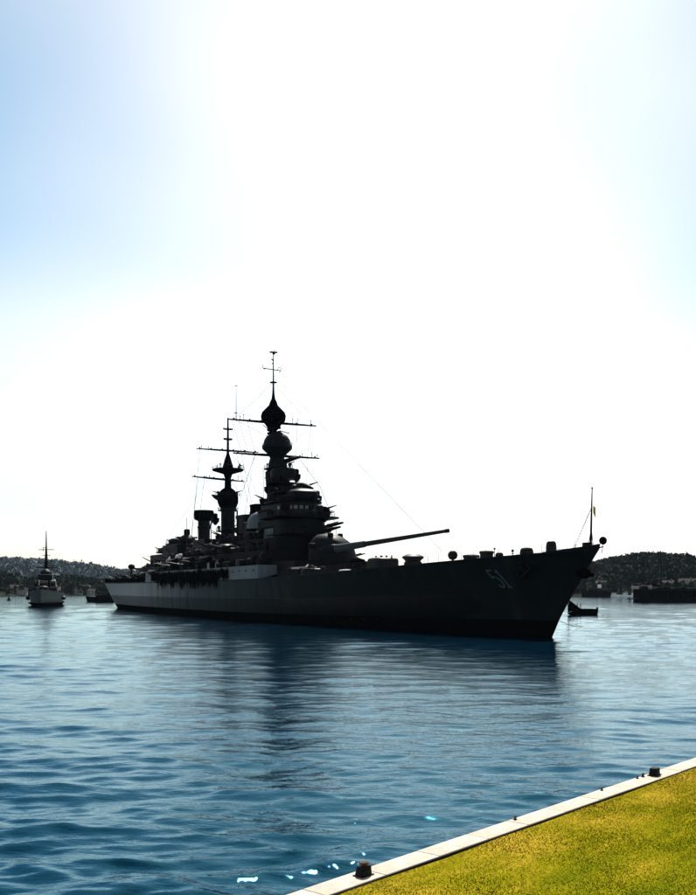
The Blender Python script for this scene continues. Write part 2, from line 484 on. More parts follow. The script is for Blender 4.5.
def make_forest(name, n_trees, leaves, rmin, rmax, size, azr, label, seed, mat='forest'):
    """woods too far off to count: crowns of leaf clumps spread through each crown's volume, all one mass"""
    g = np.random.default_rng(seed)
    V, F = [], []
    cnt = 0
    tries = 0
    while cnt < n_trees and tries < n_trees * 12:
        tries += 1
        az = g.uniform(*azr)
        px = 348 + 1000 * math.tan(az)
        if 190 < px < 540: continue
        foot = interp(px, FOOT)
        rd = foot + g.uniform(rmin, rmax)
        c = Vector((rd * math.sin(az), rd * math.cos(az), 0))
        if noise.noise(c * .011 + Vector((3, 9, 1))) < -.30 and g.random() < .8: continue     # clearings
        z = ground_z(az, rd)
        h = size * g.uniform(.55, 1.25)
        w = h * g.uniform(.36, .6)
        k = leaves
        d = g.normal(size=(k, 3)); d /= np.linalg.norm(d, axis=1)[:, None]
        rr = g.uniform(.35, 1.0, (k, 1)) ** .6
        P = d * rr * np.array([w, w, h * .5]) + np.array([c.x, c.y, z + h * .55])
        s = h * .135 * g.uniform(.6, 1.4, (k, 1))
        a = g.normal(size=(k, 3)); b = g.normal(size=(k, 3)); e = g.normal(size=(k, 3))
        base = len(V)
        tri = np.stack([P + a * s, P + b * s, P + e * s], 1).reshape(-1, 3)
        V.extend(tri.tolist())
        F.extend([(base + 3 * q, base + 3 * q + 1, base + 3 * q + 2) for q in range(k)])
        cnt += 1
    me = bpy.data.meshes.new(name)
    me.from_pydata(V, [], F); me.materials.append(M[mat])
    o = link(bpy.data.objects.new(name, me))
    tag(o, label, 'forest', kind='stuff')
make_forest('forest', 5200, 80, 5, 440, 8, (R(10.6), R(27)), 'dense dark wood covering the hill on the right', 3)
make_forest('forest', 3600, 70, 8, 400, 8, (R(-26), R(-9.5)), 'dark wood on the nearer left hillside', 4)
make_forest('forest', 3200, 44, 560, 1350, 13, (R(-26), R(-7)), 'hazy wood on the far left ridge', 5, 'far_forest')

# ------------------------------------------------------------------ quay, coping stones, lawn, grass
QZ = 1.5
Q0 = Vector((-1.05, 18.03, 0)); QE = Vector((.6497, .7602, 0)); QN = Vector((.7602, -.6497, 0))   # along the edge / towards land
QM = Matrix(((QE.x, QN.x, 0, Q0.x), (QE.y, QN.y, 0, Q0.y), (0, 0, 1, 0), (0, 0, 0, 1)))           # (along, inland, z) -> world
q_ang = math.atan2(QE.y, QE.x)

def make_quay():
    wall = empty('quay_wall', Q0)
    wall.matrix_world = QM
    tag(wall, 'masonry quay wall with a pale stone coping along the lawn', 'quay wall')
    m = MB()
    # wall body below the coping (local frame: x along, y inland)
    m.box(-60, 120, .05, .75, -3, QZ - .26)
    m.build('wall_face', M['quay'], wall)
    MB().box(-31, 63, .604, .648, QZ - .3, QZ - .006).build('shadow_strip', M['iron'], wall)  # dark strip standing in for the shadow line behind the coping
    x, k = -30.0, 0
    protos = []
    for ln in (1.78, 1.86, 1.70):
        s = MB().box(0.008, ln - .008, 0, .60, -.26, 0, .025)
        protos.append((ln, s.build('coping_stone', M['stone'], wall)))
    first = set()
    while x < 62:
        ln, pr = protos[k % 3]
        if k % 3 in first:
            pr = pr.copy(); link(pr); pr.parent = wall
        first.add(k % 3)
        pr.location = (x, random.uniform(-.006, .006), QZ + random.uniform(-.005, .004))
        x += ln; k += 1
make_quay()

def lawn_height(a, b):
    """a along the quay, b metres inland: flat strip, then a bank up to where the photographer stands"""
    t = min(max((b - 7.0) / 6.5, 0), 1)
    return QZ - .03 + 3.85 * t * t * (3 - 2 * t) + .03 * noise.noise(Vector((a * .35, b * .35, 0)))

def make_lawn():
    As = np.linspace(-45, 95, 141); Bs = [.648, .72, .8, 1, 1.5, 2, 2.5, 3, 3.5, 4, 4.5, 5, 5.5, 6, 6.5, 7, 7.5, 8, 8.5, 9, 9.5, 10, 10.5, 11, 11.5, 12, 12.5, 13, 13.5, 14, 16, 20, 30, 60]
    vs_, fs = [], []
    for b in Bs:
        for a in As:
            vs_.append(QM @ Vector((a, b, lawn_height(a, b) - .012)))
    n = len(As)
    for i in range(len(Bs) - 1):
        for k in range(n - 1):
            fs.append((i * n + k, i * n + k + 1, (i + 1) * n + k + 1, (i + 1) * n + k))
    o = MB().add(vs_, fs).build('lawn', M['lawn'])
    tag(o, 'mown sunlit lawn behind the quay', 'lawn', kind='structure')
    g = np.random.default_rng(21)
    N = 300000
    a = g.uniform(-4.0, 24.0, N); b = .652 + 7.8 * g.random(N)
    A, Bq = [], []
    hz = np.array([lawn_height(x, y) for x, y in zip(a, b)])
    h = g.uniform(.003, .012, N) * (1 + .5 * np.sin(a * 1.3 + b * .7) * np.sin(b * 1.9))
    h = np.maximum(h, .002)
    base = np.stack([Q0.x + QE.x * a + QN.x * b, Q0.y + QE.y * a + QN.y * b, hz - .014], -1)
    ang = g.uniform(0, PI, N); w = g.uniform(.005, .010, N)
    side = np.stack([np.cos(ang) * w, np.sin(ang) * w, np.zeros(N)], -1)
    lean = np.stack([g.normal(0, .007, N), g.normal(0, .007, N), h + .014], -1)
    V = np.stack([base - side, base + side, base + lean], 1).reshape(-1, 3)
    me = bpy.data.meshes.new('grass')
    me.vertices.add(3 * N); me.vertices.foreach_set('co', V.ravel().astype(np.float32))
    me.loops.add(3 * N); me.loops.foreach_set('vertex_index', np.arange(3 * N, dtype=np.int32))
    me.polygons.add(N); me.polygons.foreach_set('loop_start', np.arange(0, 3 * N, 3, dtype=np.int32))
    me.update(calc_edges=True)
    me.materials.append(M['grass'])
    o = link(bpy.data.objects.new('grass', me))
    tag(o, 'short yellow-green grass of the lawn by the quay', 'grass', kind='stuff')
make_lawn()

def make_bollard(a, b, label, s=1.0, rz=0.0, cap=True):
    t = empty('mooring_bollard', QM @ Vector((a, b, QZ)), q_ang + rz)
    t.scale = (s, s, s)
    tag(t, label, 'bollard', 'mooring bollards on the coping')
    MB().box(-.21, .21, -.15, .15, 0, .018, .006).build('base_plate', M['iron'], t)
    body = MB()
    rings = []
    for (z, lx, ly, off) in ((.02, .20, .14, 0), (.06, .195, .135, .0), (.15, .178, .125, .012), (.205, .172, .122, .018), (.222, .155, .108, .018)):
        rings.append([(off + lx * (abs(math.cos(q)) ** .55) * (1 if math.cos(q) >= 0 else -1), ly * (abs(math.sin(q)) ** .55) * (1 if math.sin(q) >= 0 else -1), z) for q in [2 * PI * k / 20 for k in range(20)]])
    vs_ = [p for rg in rings for p in rg]; fs = []
    for i in range(len(rings) - 1):
        for k in range(20):
            fs.append((i * 20 + k, i * 20 + (k + 1) % 20, (i + 1) * 20 + (k + 1) % 20, (i + 1) * 20 + k))
    fs.append(tuple(80 + k for k in range(20)))
    body.add(vs_, fs)
    body.build('body', M['iron'], t)
    if cap:
        MB().lathe([(.05, .215), (.05, .25), (.115, .262), (.125, .278), (.11, .298), (.06, .308)], .03, 0, 18, 1.0, .85).build('cap', M['rust'], t)
    for (x, y) in ((-.195, -.135), (.195, -.135), (-.195, .135), (.195, .135)):
        MB().lathe([(.014, .012), (.014, .028), (.009, .032)], x, y, 6).build('bolt', M['rust'], t)

make_bollard(1.72, .30, 'black iron mooring bollard with rusty cap near the bottom of the picture', .84)
make_bollard(15.15, .27, 'plain black iron bollard at the far end of the coping', 1.0, .1, cap=False)
def make_knob(a, label, s):
    t = empty('mooring_ring', QM @ Vector((a, .10, QZ)), q_ang)
    t.scale = (s, s, s)
    tag(t, label, 'mooring ring', 'small iron fittings along the quay edge')
    MB().lathe([(.07, -.004), (.07, .012), (.03, .02), (.028, .075), (.045, .085), (.045, .10), (.02, .11)], 0, 0, 12).build('post', M['iron'], t)
    rg = MB()
    rg.tube([(.05 + .055 * math.cos(q), 0, .062 + .055 * math.sin(q)) for q in [2 * PI * k / 12 for k in range(13)]], .011, 6)
    rg.build('ring', M['rust'], t)
make_knob(7.6, 'small iron ring on the coping, nearest one after the rusty bollard', .75)
make_knob(12.1, 'small iron ring midway along the coping edge', .75)
make_knob(14.72, 'iron ring close beside the far bollard, nearer of the pair', .85)
make_knob(14.35, 'smallest iron ring left of the far bollard pair', .65)

# ------------------------------------------------------------------ battleship
MID = 130.0
BOW = Vector((29.143, 142.857, 0)); UF = Vector((.43765, -.89914, 0))
ship = empty('battleship', BOW - UF * MID, math.atan2(UF.y, UF.x))
tag(ship, 'huge dark grey battleship moored across the harbour, bow pointing right', 'battleship')
def L(s, y, z): return Vector((MID - s, -y, z))       # s metres aft of the stem at the waterline, y to starboard

WLB = [(0, .06), (.03, 1.6), (.06, 3.1), (.11, 5.4), (.2, 9.2), (.3, 12.3), (.42, 14.2), (.55, 14.6), (.7, 14.2), (.82, 12.6), (.9, 10.2), (.96, 6.6), (.985, 4.0), (1, .1)]
DKB = [(0, .12), (.012, 1.5), (.03, 3.1), (.06, 5.0), (.11, 7.4), (.2, 10.9), (.3, 13.4), (.42, 14.7), (.55, 15.0), (.7, 14.7), (.82, 13.4), (.9, 11.6), (.96, 8.6), (.985, 5.6), (1, .3)]
DECKZ = [(-12, 12.25), (0, 11.75), (15, 11.15), (45, 10.0), (80, 8.9), (120, 8.6), (200, 8.5), (260, 8.7)]
def deck_z(s): return smooth_interp(s, DECKZ)
def stem_s(z): return -10.0 * max(0, z / 12.25) ** 1.18 if z > 0 else .25 * -z
def stern_s(z): return 249 + 14 * max(0, z / 8.7) ** .9 if z > 0 else 249 + 1.5 * z
def hull_pt(t, w, side, out=0.0):
    """t along 0 stem..1 stern, w 0 waterline..1 deck edge (negative: under water)"""
    zd = 12.25 if t <= 0 else None
    z0 = 8.0 * w
    s = stem_s(w * 12.25) + (stern_s(w * 8.7) - stem_s(w * 12.25)) * t
    z = w * deck_z(s) if w > 0 else w * 3.0
    ww = max(0, w)
    k = ww ** (1.75 if t < .35 else 1.2)
    b = smooth_interp(t, WLB) * (1 - k) + smooth_interp(t, DKB) * k
    if w < 0: b *= (1 + .25 * w)
    return L(s, side * (b + out), z)
TS = [0, .004, .012, .02, .03, .045, .06, .085] + [.11 + .025 * i for i in range(32)] + [.92, .94, .955, .97, .98, .988, .995, 1.0]
TS = [t for t in TS if t <= 1]
def skin(ws, out=0.0, trange=(0, 1)):
    ts = [t for t in TS if trange[0] <= t <= trange[1]]
    m = MB()
    for side in (1, -1):
        vs_ = [hull_pt(t, w, side, out) for w in ws for t in ts]
        n = len(ts); fs = []
        for i in range(len(ws) - 1):
            for k in range(n - 1):
                fs.append((i * n + k, i * n + k + 1, (i + 1) * n + k + 1, (i + 1) * n + k))
        m.add(vs_, fs)
    return m
BOOT = .2
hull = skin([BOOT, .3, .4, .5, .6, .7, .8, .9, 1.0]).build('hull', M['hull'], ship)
skin([-1.0, -.5, 0, BOOT]).build('boot_topping', M['boot'], hull)
# armour belt: plates standing proud of the side amidships and aft
m = MB()
ts = [.06 + .02 * i for i in range(47)] + [.99]
for side in (1, -1):
    ws = [(.19, .0), (.21, .1), (.53, .1), (.55, -.04)]
    vs_ = [hull_pt(t, w, side, -.05 + (o + .05) * min(1, (t - .06) / .06)) for w, o in ws for t in ts]; n = len(ts)
    m.add(vs_, [(i * n + k, i * n + k + 1, (i + 1) * n + k + 1, (i + 1) * n + k) for i in range(3) for k in range(n - 1)])
M['belt'] = paint('mid_grey_paint', (.035, .045, .054), .5, .3, .35, streak=.6, bump=.1)
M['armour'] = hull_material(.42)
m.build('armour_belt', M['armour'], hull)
# deck
m = MB(); vs_ = []; fs = []
for t in TS:
    for q in (1, .5, 0, -.5, -1):
        p = hull_pt(t, 1.0, 1); vs_.append((p.x, p.y * q, p.z + .10 * (1 - q * q) - .05))
for i in range(len(TS) - 1):
    for k in range(4): fs.append((i * 5 + k, i * 5 + k + 1, (i + 1) * 5 + k + 1, (i + 1) * 5 + k))
m.add(vs_, fs).build('deck', M['deck'], ship)
# rubbing edge along the sheer and a bulwark at the stem
m = MB()
for side in (1, -1):
    m.tube([hull_pt(t, 1.0, side, .02) + Vector((0, 0, .03)) for t in TS[1:]], .13, 6)
m.build('sheer_strake', M['grey'], hull)
m = MB()
for side in (1, -1):
    pts = [hull_pt(t, 1.0, side) for t in TS if t <= .035]
    n = len(pts)
    vs_ = [p + Vector((0, 0, -.1)) for p in pts] + [p + Vector((.25 * (1 - i / n), 0, .75 - .55 * i / (n - 1))) for i, p in enumerate(pts)]
    vs_ += [Vector((q.x - .25, q.y * .9, q.z)) for q in vs_[n:]]
    m.add(vs_, [(r * n + k, r * n + k + 1, (r + 1) * n + k + 1, (r + 1) * n + k) for r in range(2) for k in range(n - 1)])
m.build('bulwark', M['dark'], hull)

# rigid railing of stanchions and wires round the deck edge
def railing(name, ta, tb, step, h, parent, inset=.25):
    m = MB(); tops = {1: [], -1: []}
    n = int((tb - ta) * 255 / step)
    for side in (1, -1):
        for i in range(n + 1):
            t = ta + (tb - ta) * i / n
            p = hull_pt(t, 1.0, side); p.y *= (1 - inset / max(abs(p.y), .6))
            q = p + Vector((0, 0, h))
            m.tube([p, q], .03, 4)
            tops[side].append(q)
        for f in (1.0, .66, .33):
            m.tube([q - Vector((0, 0, h * (1 - f))) for q in tops[side]], .018, 4)
    return m.build(name, M['wire'], parent)
railing('railing', .012, .30, 2.4, 1.25, ship)
railing('railing', .72, .99, 3.0, 1.2, ship)

# hull number, built as solid strokes that follow the flare of the bow
def hull_frame(s_t, w, side=1):
    p = hull_pt(s_t, w, side)
    dx = (hull_pt(s_t - .004, w, side) - hull_pt(s_t + .004, w, side)).normalized()      # towards the bow
    dz = (hull_pt(s_t, w + .02, side) - hull_pt(s_t, w - .02, side)).normalized()
    n = dx.cross(dz).normalized()
    if n.y * -side < 0: n = -n
    return p, dx, dz, n
FIVE = [[(1, 1), (.05, 1), (.0, .54)], [(.0, .54), (.35, .62), (.7, .60), (.95, .45), (1, .28), (.92, .1), (.65, 0), (.3, .02), (.02, .14)]]
ONE = [[(.12, .84), (.5, 1), (.5, 0)], [(.12, 0), (.88, 0)]]
def hull_glyph(strokes, t0, w0, w1, width, side, name):
    m = MB()
    for st in strokes:
        pts = []
        for i in range(len(st) - 1):
            for q in range(5): pts.append((st[i][0] + (st[i + 1][0] - st[i][0]) * q / 4, st[i][1] + (st[i + 1][1] - st[i][1]) * q / 4))
        hw = .13
        row = []
        for i, (gx, gy) in enumerate(pts):
            a = pts[max(0, i - 1)]; b = pts[min(len(pts) - 1, i + 1)]
            dx, dy = (b[0] - a[0]) * width, (b[1] - a[1]) * 2.9
            ln = math.hypot(dx, dy) or 1
            nx, ny = -dy / ln * hw, dx / ln * hw
            for sgn in (1, -1):
                ux = gx * width + sgn * nx; uy = gy + sgn * ny / 2.9
                t = t0 - side * ux / 255.0 + .0150 * (uy - .5)
                p, a1, a2, nn = hull_frame(t, w0 + (w1 - w0) * uy, side)
                row.append(p + nn * .035); row.append(p - nn * .01)
        fs = []
        for i in range(len(pts) - 1):
            a, b = i * 4, (i + 1) * 4
            fs += [(a, a + 2, b + 2, b), (a, b, b + 1, a + 1), (a + 2, a + 3, b + 3, b + 2)]
        m.add(row, fs)
    return m.build(name, M['number'], hull)
NT = .0545
for side in (1, -1):
    hull_glyph(FIVE, NT + side * .0042, .62, .845, 1.15, side, 'hull_number')
    hull_glyph(ONE, NT - side * .0010, .62, .845, 1.05, side, 'hull_number')

# anchors: one in the hawse on each bow, and the bulbous one hanging under the stem
def anchor(t, w, side):
    p, dx, dz, n = hull_frame(t, w, side)
    Mx = Matrix((( dx.x, n.x, dz.x, p.x), (dx.y, n.y, dz.y, p.y), (dx.z, n.z, dz.z, p.z), (0, 0, 0, 1)))
    m = MB()
    tl = Matrix.Rotation(R(-48), 4, 'Y')
    m.lathe([(.22, -.1), (.2, 1.9), (.3, 2.0)], 0, .28, 10, M=Mx @ tl)
    m.box(-1.1, 1.1, .05, .65, -.45, .1, .12, M=Mx @ tl)
    for q in (-1, 1):
        m.box(q * 1.05 - .25, q * 1.05 + .25, .1, .6, -.35, 1.15, .16, M=Mx @ tl)
    m.build('anchor', M['grey'], hull)
    MB().lathe([(.62, -.15), (.62, .12), (.42, .2), (.36, .05)], 0, 0, 16, M=Mx @ Matrix.Translation(tl @ Vector((0, 0, 2.0))) @ Matrix.Rotation(R(-90), 4, 'X')).build('hawse_pipe', M['dark'], hull)
anchor(.036, .80, 1); anchor(.036, .80, -1)
sa = MB()
sa.ball(L(-7.0, 0, 9.0), 1.0, .72, 16, 10)
sa.lathe([(.35, 0), (.45, .5), (.35, 1.4)], 0, 0, 10, M=Matrix.Translation(L(-6.6, 0, 9.1)) @ Matrix.Rotation(R(-70), 4, 'Y'))
sa.box(-1.0, 1.0, -.55, .55, -.3, .25, .2, M=Matrix.Translation(L(-7.6, 0, 8.8)))
sa.build('stem_anchor', M['black'], hull)
sl = MB()
sl.tube([L(-9.7, 0, 12.3), L(-10.9, 0, 12.5), L(-11.0, 0, 12.9)], .09, 6)
sl.ball(L(-10.9, 0, 13.3), .52, 1.05, 14, 9)
sl.tube([L(-10.9, 0, 12.6), L(-10.6, 0, 11.6)], .05, 5)
sl.build('anchor_ball', M['black'], ship)

# jackstaff with stay and flag
js = MB().tube([L(-8.4, 0, 12.2), L(-8.55, 0, 16.5), L(-8.7, 0, 20.4)], [.17, .13, .07], 8)
js.tube([L(-8.4, .5, 12.2), L(-8.55, 0, 15.2)], .05, 5); js.tube([L(-8.4, -.5, 12.2), L(-8.55, 0, 15.2)], .05, 5)
js.ball(L(-8.7, 0, 20.5), .14); js.box(*(lambda c: (c.x - .5, c.x + .5, -.5, .5, c.z, c.z + 1.0))(L(-7.7, 0, 12.2)), .1)
js = js.build('jackstaff', M['dark'], ship)
st = MB()
for i in range(2):
    st.tube([L(-8.6, 0, 17.9), L(-4.6, .18 * (2 * i - 1), 12.1)], .035, 4)
for k in range(16):
    a = L(-8.6, 0, 17.9).lerp(L(-4.6, 0, 12.1), (k + .5) / 16)
    st.tube([a + Vector((0, .1, 0)), a - Vector((0, .1, 0))], .03, 4)
st.build('stay_ladder', M['rope'], js)
fl = MB(); vs_ = []
for i in range(9):
    for k in range(5):
        vs_.append(L(-8.75 - .15 - i * .06, .25 * math.sin(i * .9) * (i / 8), 18.3 - k * .28 - i * .09))
fl.add(vs_, [(i * 5 + k, i * 5 + k + 1, (i + 1) * 5 + k + 1, (i + 1) * 5 + k) for i in range(8) for k in range(4)])
fl.build('jack_flag', M['flag'], js)

# forecastle fittings
def ring_loft(rings, n):
    fs = [(i * n + k, i * n + (k + 1) % n, (i + 1) * n + (k + 1) % n, (i + 1) * n + k) for i in range(len(rings) - 1) for k in range(n)]
    fs += [tuple(range(n - 1, -1, -1)), tuple((len(rings) - 1) * n + k for k in range(n))]
    return [p for r in rings for p in r], fs
def rounded(s, y, z0, z1, hl, hw, e=.5, n=20, prof=((1, 0), (1, .55), (.93, .8), (.75, .94), (.4, 1)), rz=0.0, m=None):
    """superellipse body with a domed top; hl half length fore-aft, hw half width"""
    c = L(s, y, 0); rings = []
    for (f, zz) in prof:
        rg = []
        for k in range(n):
            q = 2 * PI * k / n
            x = hl * f * abs(math.cos(q)) ** e * (1 if math.cos(q) >= 0 else -1); yy = hw * f * abs(math.sin(q)) ** e * (1 if math.sin(q) >= 0 else -1)
            rg.append(Vector((c.x + x * math.cos(rz) - yy * math.sin(rz), c.y + x * math.sin(rz) + yy * math.cos(rz), z0 + (z1 - z0) * zz)))
        rings.append(rg)
    m = m or MB()
    return m.add(*ring_loft(rings, n))

rounded(.2, 0, 11.7, 13.75, .75, .72, .9).build('capstan_hood', M['dark'], ship)
rounded(5.8, .2, 11.4, 13.0, .7, .9, .4).build('winch_house', M['dark'], ship)
mm = MB(); mm.tube([L(9.2, .3, 11.4), L(9.2, .3, 12.9)], .07, 6); mm.ball(L(9.2, .3, 12.6), .22); mm.tube([L(9.2, .0, 12.2), L(9.2, .6, 12.2)], .05, 5)
mm.build('deck_lamp', M['dark'], ship)
for (s, y, r, h) in ((7.6, .5, .3, .6), (10.2, .3, .4, .55), (11.2, -.6, .35, .6)):
    rounded(s, y, deck_z(s) - .1, deck_z(s) + h, r, r, .9).build('bitts', M['dark'], ship)
rounded(12.7, .3, 11.0, 12.5, .62, .62, .9).build('ventilator', M['dark'], ship)
mm = MB(); mm.tube([L(14.0, .3, 11.0), L(14.0, .3, 13.0)], .06, 6); mm.ball(L(14.0, .3, 13.1), .17)
mm.build('deck_lamp', M['dark'], ship)
rounded(16.2, .3, 11.0, 12.9, .9, .75, .25, prof=((1, 0), (1, .72), (1.12, .74), (1.12, .9), (1.0, .96))).build('hatch_house', M['dark'], ship)
for (s, y, r, h) in ((18.0, .8, .25, .8), (23.2, .8, .3, .7), (24.4, -.2, .25, .5), (29.5, .6, .4, .55), (32.0, 1.2, .3, .7), (34.3, .4, .35, .5), (36.0, 1.0, .3, .6)):
    rounded(s, y, deck_z(s) - .1, deck_z(s) + h, r, r, .8).build('bitts', M['dark'], ship)
rounded(20.6, .3, 10.8, 12.4, 1.0, 1.05, .35, prof=((1, 0), (1, .6), (.9, .62), (1.08, .68), (1.05, .92), (.7, 1))).build('anchor_windlass', M['dark'], ship)
mm = MB(); mm.tube([L(26.2, .3, 10.5), L(26.2, .3, 11.8)], .2, 8); mm.ball(L(26.2, .3, 12.45), .82, .98, 18, 12)
mm.build('deck_searchlight', M['dark'], ship)
# anchor chains on the forecastle
for y in (1.0, -1.0):
    mm = MB()
    for i in range(26):
        a = L(2 + i * .7, y + .4, deck_z(2 + i * .7) + .12)
        mm.box(a.x - .32, a.x + .32, a.y - (.16 if i % 2 else .07), a.y + (.16 if i % 2 else .07), a.z - (.07 if i % 2 else .16), a.z + (.07 if i % 2 else .16), .05)
    mm.build('anchor_chain', M['dark'], ship)
mt = MB().lathe([(1.6, 10.1), (1.6, 11.5), (1.35, 11.75), (1.5, 11.95), (1.95, 12.35), (1.9, 12.6), (1.2, 12.95), (.3, 13.1)], *L(39, .6, 0)[:2], 24)
mt.build('gun_tub', M['grey'], ship)
rounded(33.0, -2.5, 10.3, 11.2, 1.2, 1.0).build('hatch', M['grey'], ship)
dh = rounded(50.4, .6, 10.0, 12.75, 2.7, 2.3, .35, prof=((.96, 0), (1, .35), (1, .75), (.95, .9), (.8, .97), (.5, 1)))
dh = dh.build('forward_house', M['grey'], ship)
for i in range(7):
    c = L(48.4 + i * .65, .6 + (i % 3 - 1) * .8, 12.6)
    MB().lathe([(.12, c.z), (.12, c.z + .3), (.22, c.z + .34), (.2, c.z + .48)], c.x, c.y, 8).build('vent', M['dark'], dh)
rounded(61.0, .8, 10.4, 12.9, 2.0, 1.5, .8, prof=((.55, 0), (.6, .25), (.95, .4), (1, .62), (.85, .86), (.4, 1))).build('covered_mount', M['black'], ship)
rounded(66.5, 7.0, 8.9, 10.9, 2.0, 1.8, .7, prof=((.9, 0), (1, .4), (.9, .8), (.5, 1))).build('covered_mount', M['roof'], ship)
rounded(57.5, 5.0, 9.4, 10.6, 1.6, 1.1, .7).build('covered_mount', M['roof'], ship)

# main turrets
def turret(s, zb, z0, z1, hl, hw, train, barrels, blen, elev, name='main_turret', broot=2.0, prof=None):
    t = empty(name, L(s, 0, 0), 0, ship)
    MB().lathe([(hw * .98, zb - .6), (hw * .98, z0 + .1)], 0, 0, 28).build('barbette', M['grey'], t)
    g = MB(); rings = []; n = 28
    prof = prof or ((.93, 0, 0), (1.0, .08, 0), (1.02, .35, 0), (.97, .55, -.04), (.84, .76, -.12), (.64, .9, -.22), (.42, .98, -.3), (.2, 1.0, -.33))
    for (f, zz, off) in prof:
        rg = []
        for k in range(n):
            q = 2 * PI * k / n
            c, sn = math.cos(q), math.sin(q)
            x = hl * f * abs(c) ** .75 * (1 if c >= 0 else -1) + off * hl; y = hw * f * abs(sn) ** .75 * (1 if sn >= 0 else -1)
            rg.append(Vector((x * math.cos(train) - y * math.sin(train), x * math.sin(train) + y * math.cos(train), z0 + (z1 - z0) * zz)))
        rings.append(rg)
    g.add(*ring_loft(rings, n))
    g.build('gunhouse', M['grey'], t)
    # rangefinder ears, hood and hatch on the roof
    Rz = Matrix.Rotation(train, 4, 'Z')
    MB().box(-hl * .62, -hl * .38, -hw * 1.12, hw * 1.12, z0 + (z1 - z0) * .55, z0 + (z1 - z0) * .72, .12, M=Rz).build('rangefinder', M['grey'], t)
    zt = z0 + (z1 - z0)
    for (fx, fy) in ((.15, -.42), (.15, .42), (-.35, 0)):
        MB().lathe([(.55, zt - 1.2), (.5, zt - .15), (.42, zt + .12), (.15, zt + .22)], 0, 0, 12, 1.3, 1.0, M=Rz @ Matrix.Translation((hl * fx, hw * fy, 0))).build('sighting_hood', M['dark'], t)
    MB().box(-hl * .18, -hl * .02, -hw * .25, hw * .05, zt - .5, zt + .06, .05, M=Rz).build('roof_hatch', M['dark'], t)
    for sd in (-1, 1):
        ld = MB()
        for q in (-.25, .25): ld.tube([Rz @ Vector((-hl * .2 + q, sd * hw * 1.06, z0)), Rz @ Vector((-hl * .2 + q, sd * hw * 1.0, z0 + (zt - z0) * .62))], .04, 4)
        for q in range(8): ld.tube([Rz @ Vector((-hl * .2 - .25, sd * hw * (1.06 - .0075 * q), z0 + .2 + (zt - z0) * .075 * q)), Rz @ Vector((-hl * .2 + .25, sd * hw * (1.06 - .0075 * q), z0 + .2 + (zt - z0) * .075 * q))], .035, 4)
        ld.build('ladder', M['wire'], t)
    bd = MB().tube([Rz @ Vector((hl * 1.01 * abs(math.cos(q)) ** .75 * math.copysign(1, math.cos(q)), hw * 1.01 * abs(math.sin(q)) ** .75 * math.copysign(1, math.sin(q)), z0 + .35)) for q in [2 * PI * k / 40 for k in range(41)]], .12, 6)
    bd.build('base_ring', M['dark'], t)
    d = Vector((math.cos(train) * math.cos(elev), math.sin(train) * math.cos(elev), math.sin(elev)))
    lat = Vector((-math.sin(train), math.cos(train), 0))
    for off in barrels:
        a = Rz @ Vector((hl * (-.1 if len(barrels) == 1 else .25), 0, 0)) + lat * off + Vector((0, 0, z0 + (z1 - z0) * .5))
        bb = MB()
        bb.tube([a, a + d * 3, a + d * (3.05), a + d * blen * .32, a + d * blen * .34, a + d * blen * .97, a + d * blen * .975, a + d * blen], [.85, .8, .7, .62, .54, .33, .39, .39], 18)
        b = bb.build('barrel', M['gun'], t)
        MB().tube([a + d * 1.0, a + d * 2.3, a + d * 3.4, a + d * 4.2], [1.0, 1.05, .98, .78], 16).build('blast_bag', M['grey'], b)
        MB().tube([a + d * 3.3, a + d * 5.0, a + d * (blen * .36)], [.92, .80, .66], 16).build('barrel_sleeve', M['belt'], b)
        MB().tube([a + d * (blen + .004), a + d * (blen + .02)], .24, 14).build('muzzle', M['black'], b)
    return t
M['gun'] = paint('gun_barrel_paint', (.018, .019, .021), .42, .25, .5, bump=.05)
trn = R(30)
turret(74.0, 8.9, 11.0, 18.3, 4.8, 4.2, trn, (-3.4,), 30.0, R(6.25))
turret(217, 8.4, 11.2, 15.2, 5.0, 4.0, PI, (-1.5, 1.5), 17, R(2))

# amidships superstructure: a side-plated first level, then stepped houses
def house(name, s0, s1, hw, z0, z1, mat, parent, y=0.0, bev=.15, taper=0.0, round_front=0.0):
    """deckhouse from s0 (fore) to s1 (aft); round_front bows the forward face"""
    out = []
    xf, xa = MID - s0, MID - s1
    if round_front:
        for k in range(9):
            q = -PI / 2 + PI * k / 8
            out.append((xf - round_front + round_front * math.cos(q), -y + hw * math.sin(q)))
    else:
        out += [(xf, -y - hw), (xf, -y + hw)]
    out += [(xa, -y + hw), (xa, -y - hw)]
    n = len(out); cx = sum(p[0] for p in out) / n
    rings = []
    for f, z in ((1, z0), (1 - taper, z1 - bev), (1 - taper - bev / hw * .8, z1)):
        rings.append([Vector((cx + (px - cx) * (1 - (1 - f) * .6), -y + (py + y) * f, z)) for px, py in out])
    return MB().add(*ring_loft(rings, n)).build(name, mat, parent, 30)

def slab(name, s, y, z, hl, hw, th, mat, parent, e=.6, lip=0.0):
    prof = ((.82, 0), (.97, .35), (1, .5), (1, 1)) if not lip else ((.85, 0), (1, .3), (1, 1), (.97, 1.0), (.97, .35))
    return rounded(s, y, z, z + th, hl, hw, e, 24, prof).build(name, mat, parent)

mid_house = empty('superstructure', L(110, 0, 8.6), 0, ship)
mid_house.location = (0, 0, 0)
